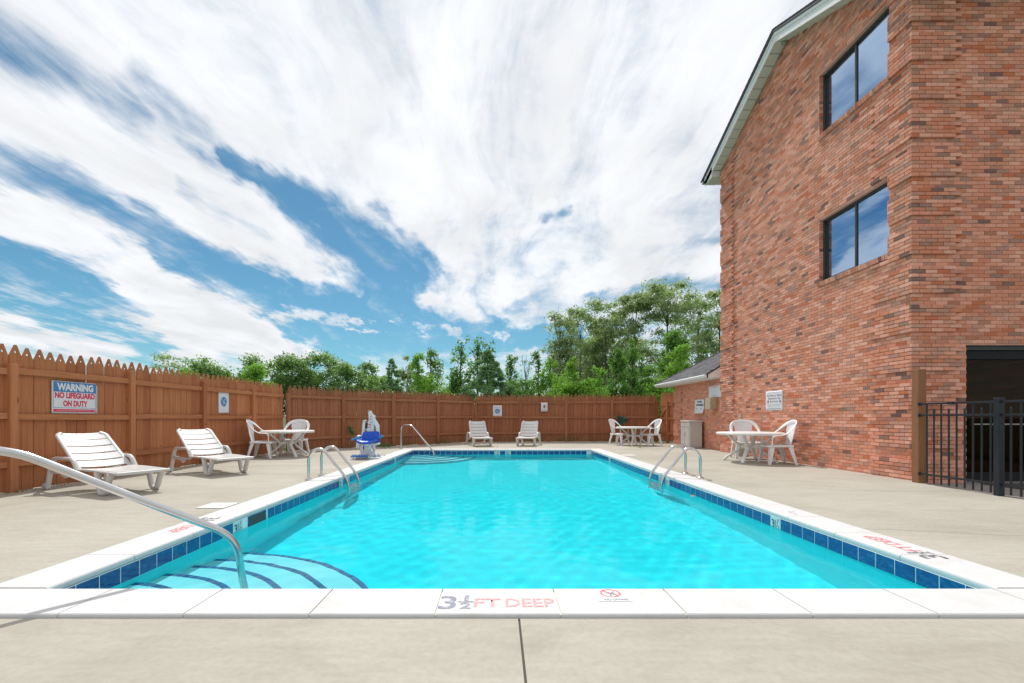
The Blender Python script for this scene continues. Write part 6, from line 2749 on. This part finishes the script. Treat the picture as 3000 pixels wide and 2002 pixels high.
# sprigs pushing through the fence, weeds and grass at its foot
def tuft(name, label, x, y, z, w, h, n, size, leaf, cat, seed):
    rl_ = np.random.default_rng(seed)
    bl = [((rl_.uniform(-.5, .5) * w, rl_.uniform(-.5, .0) * .16, z + rl_.uniform(0, 1) * h), rl_.uniform(.06, .11)) for _ in range(max(4, int(14 * w)))]
    V, F = leaf_cloud(bl, n, size, rl_, elong=2.5)
    me_ = np_mesh(name, V, F)
    me_.materials.append(leaf)
    o = bpy.data.objects.new(name, me_)
    col.objects.link(o)
    o.location = (x, y, 0)
    return tag(o, label, cat)


tuft('conifer_sprig', 'blue green conifer sprig poking through the far fence behind a chair', px_at(1819, 20.5), 20.55, .80, .55, .38, 700, .09, LEAF['sprig'], 'plant', 1)
tuft('vine_weed', 'green weed climbing the slanting fence left of the pool lift', px_at(1036, 16.6), 16.45, .45, .30, .38, 500, .07, LEAF['mid'], 'plant', 2)
tuft('weed_patch', 'low green weeds at the fence foot right of the pool lift', px_at(1118, 17.1), 16.95, .02, .75, .10, 600, .06, LEAF['mid'], 'plant', 3)
tuft('ivy_clump', 'dark ivy clump hanging on the fence post below the cedar', px_at(1384, 20.2), 20.25, 1.35, .28, .80, 900, .07, LEAF['cedar'], 'plant', 4)
tuft('fence_weed', 'small green weed at the fence foot behind the corner table', px_at(838, 14.9), 14.85, .03, .35, .16, 300, .05, LEAF['mid'], 'plant', 6)


def grass_strip(name, a, b_, n, h, seed, side):
    rl_ = np.random.default_rng(seed)
    t = rl_.random(n)
    # grow in patches
    keep = (np.sin(t * 31 + 1) + np.sin(t * 77 + 2) + rl_.normal(size=n) * .5) > .35
    t = t[keep]
    n = len(t)
    P = np.array(a)[None] * (1 - t)[:, None] + np.array(b_)[None] * t[:, None]
    P = np.column_stack([P + rl_.normal(size=(n, 2)) * .025 + np.array(side) * rl_.random((n, 1)) * .05, np.zeros(n)])
    hh = h * (.3 + rl_.random(n))
    ang = rl_.uniform(0, 6.28, n)
    dx = np.column_stack([np.cos(ang), np.sin(ang), np.zeros(n)])
    wv = np.column_stack([-np.sin(ang), np.cos(ang), np.zeros(n)]) * .004
    lean = dx * (hh * rl_.uniform(.2, 1.1, n))[:, None]
    mid = P + lean * .4 + np.column_stack([np.zeros((n, 2)), hh * .65])
    tip = P + lean + np.column_stack([np.zeros((n, 2)), hh * .8])
    V = np.stack([P - wv, P + wv, mid + wv * .7, tip, mid - wv * .7], 1).reshape(-1, 3)
    k = np.arange(n) * 5
    F = np.concatenate([np.stack([k, k + 1, k + 2, k + 4], 1), np.stack([k + 4, k + 2, k + 3, k + 3], 1)])
    F1 = np.stack([k, k + 1, k + 2, k + 4], 1)
    me_ = bpy.data.meshes.new(name)
    me_.from_pydata(V.tolist(), [], F1.tolist() + np.stack([k + 4, k + 2, k + 3], 1).tolist())
    me_.materials.append(M['grass'])
    o = bpy.data.objects.new(name, me_)
    col.objects.link(o)
    return tag(o, kind='stuff')


grass_strip('grass_tufts', (fx(5.5) + .10, 5.5), (fx(12.9) + .10, 12.9), 420, .075, 11, (.6, 0))
grass_strip('grass_tufts', (-5.5, 16.35), (-2.6, 18.75), 420, .05, 12, (.3, -.3))
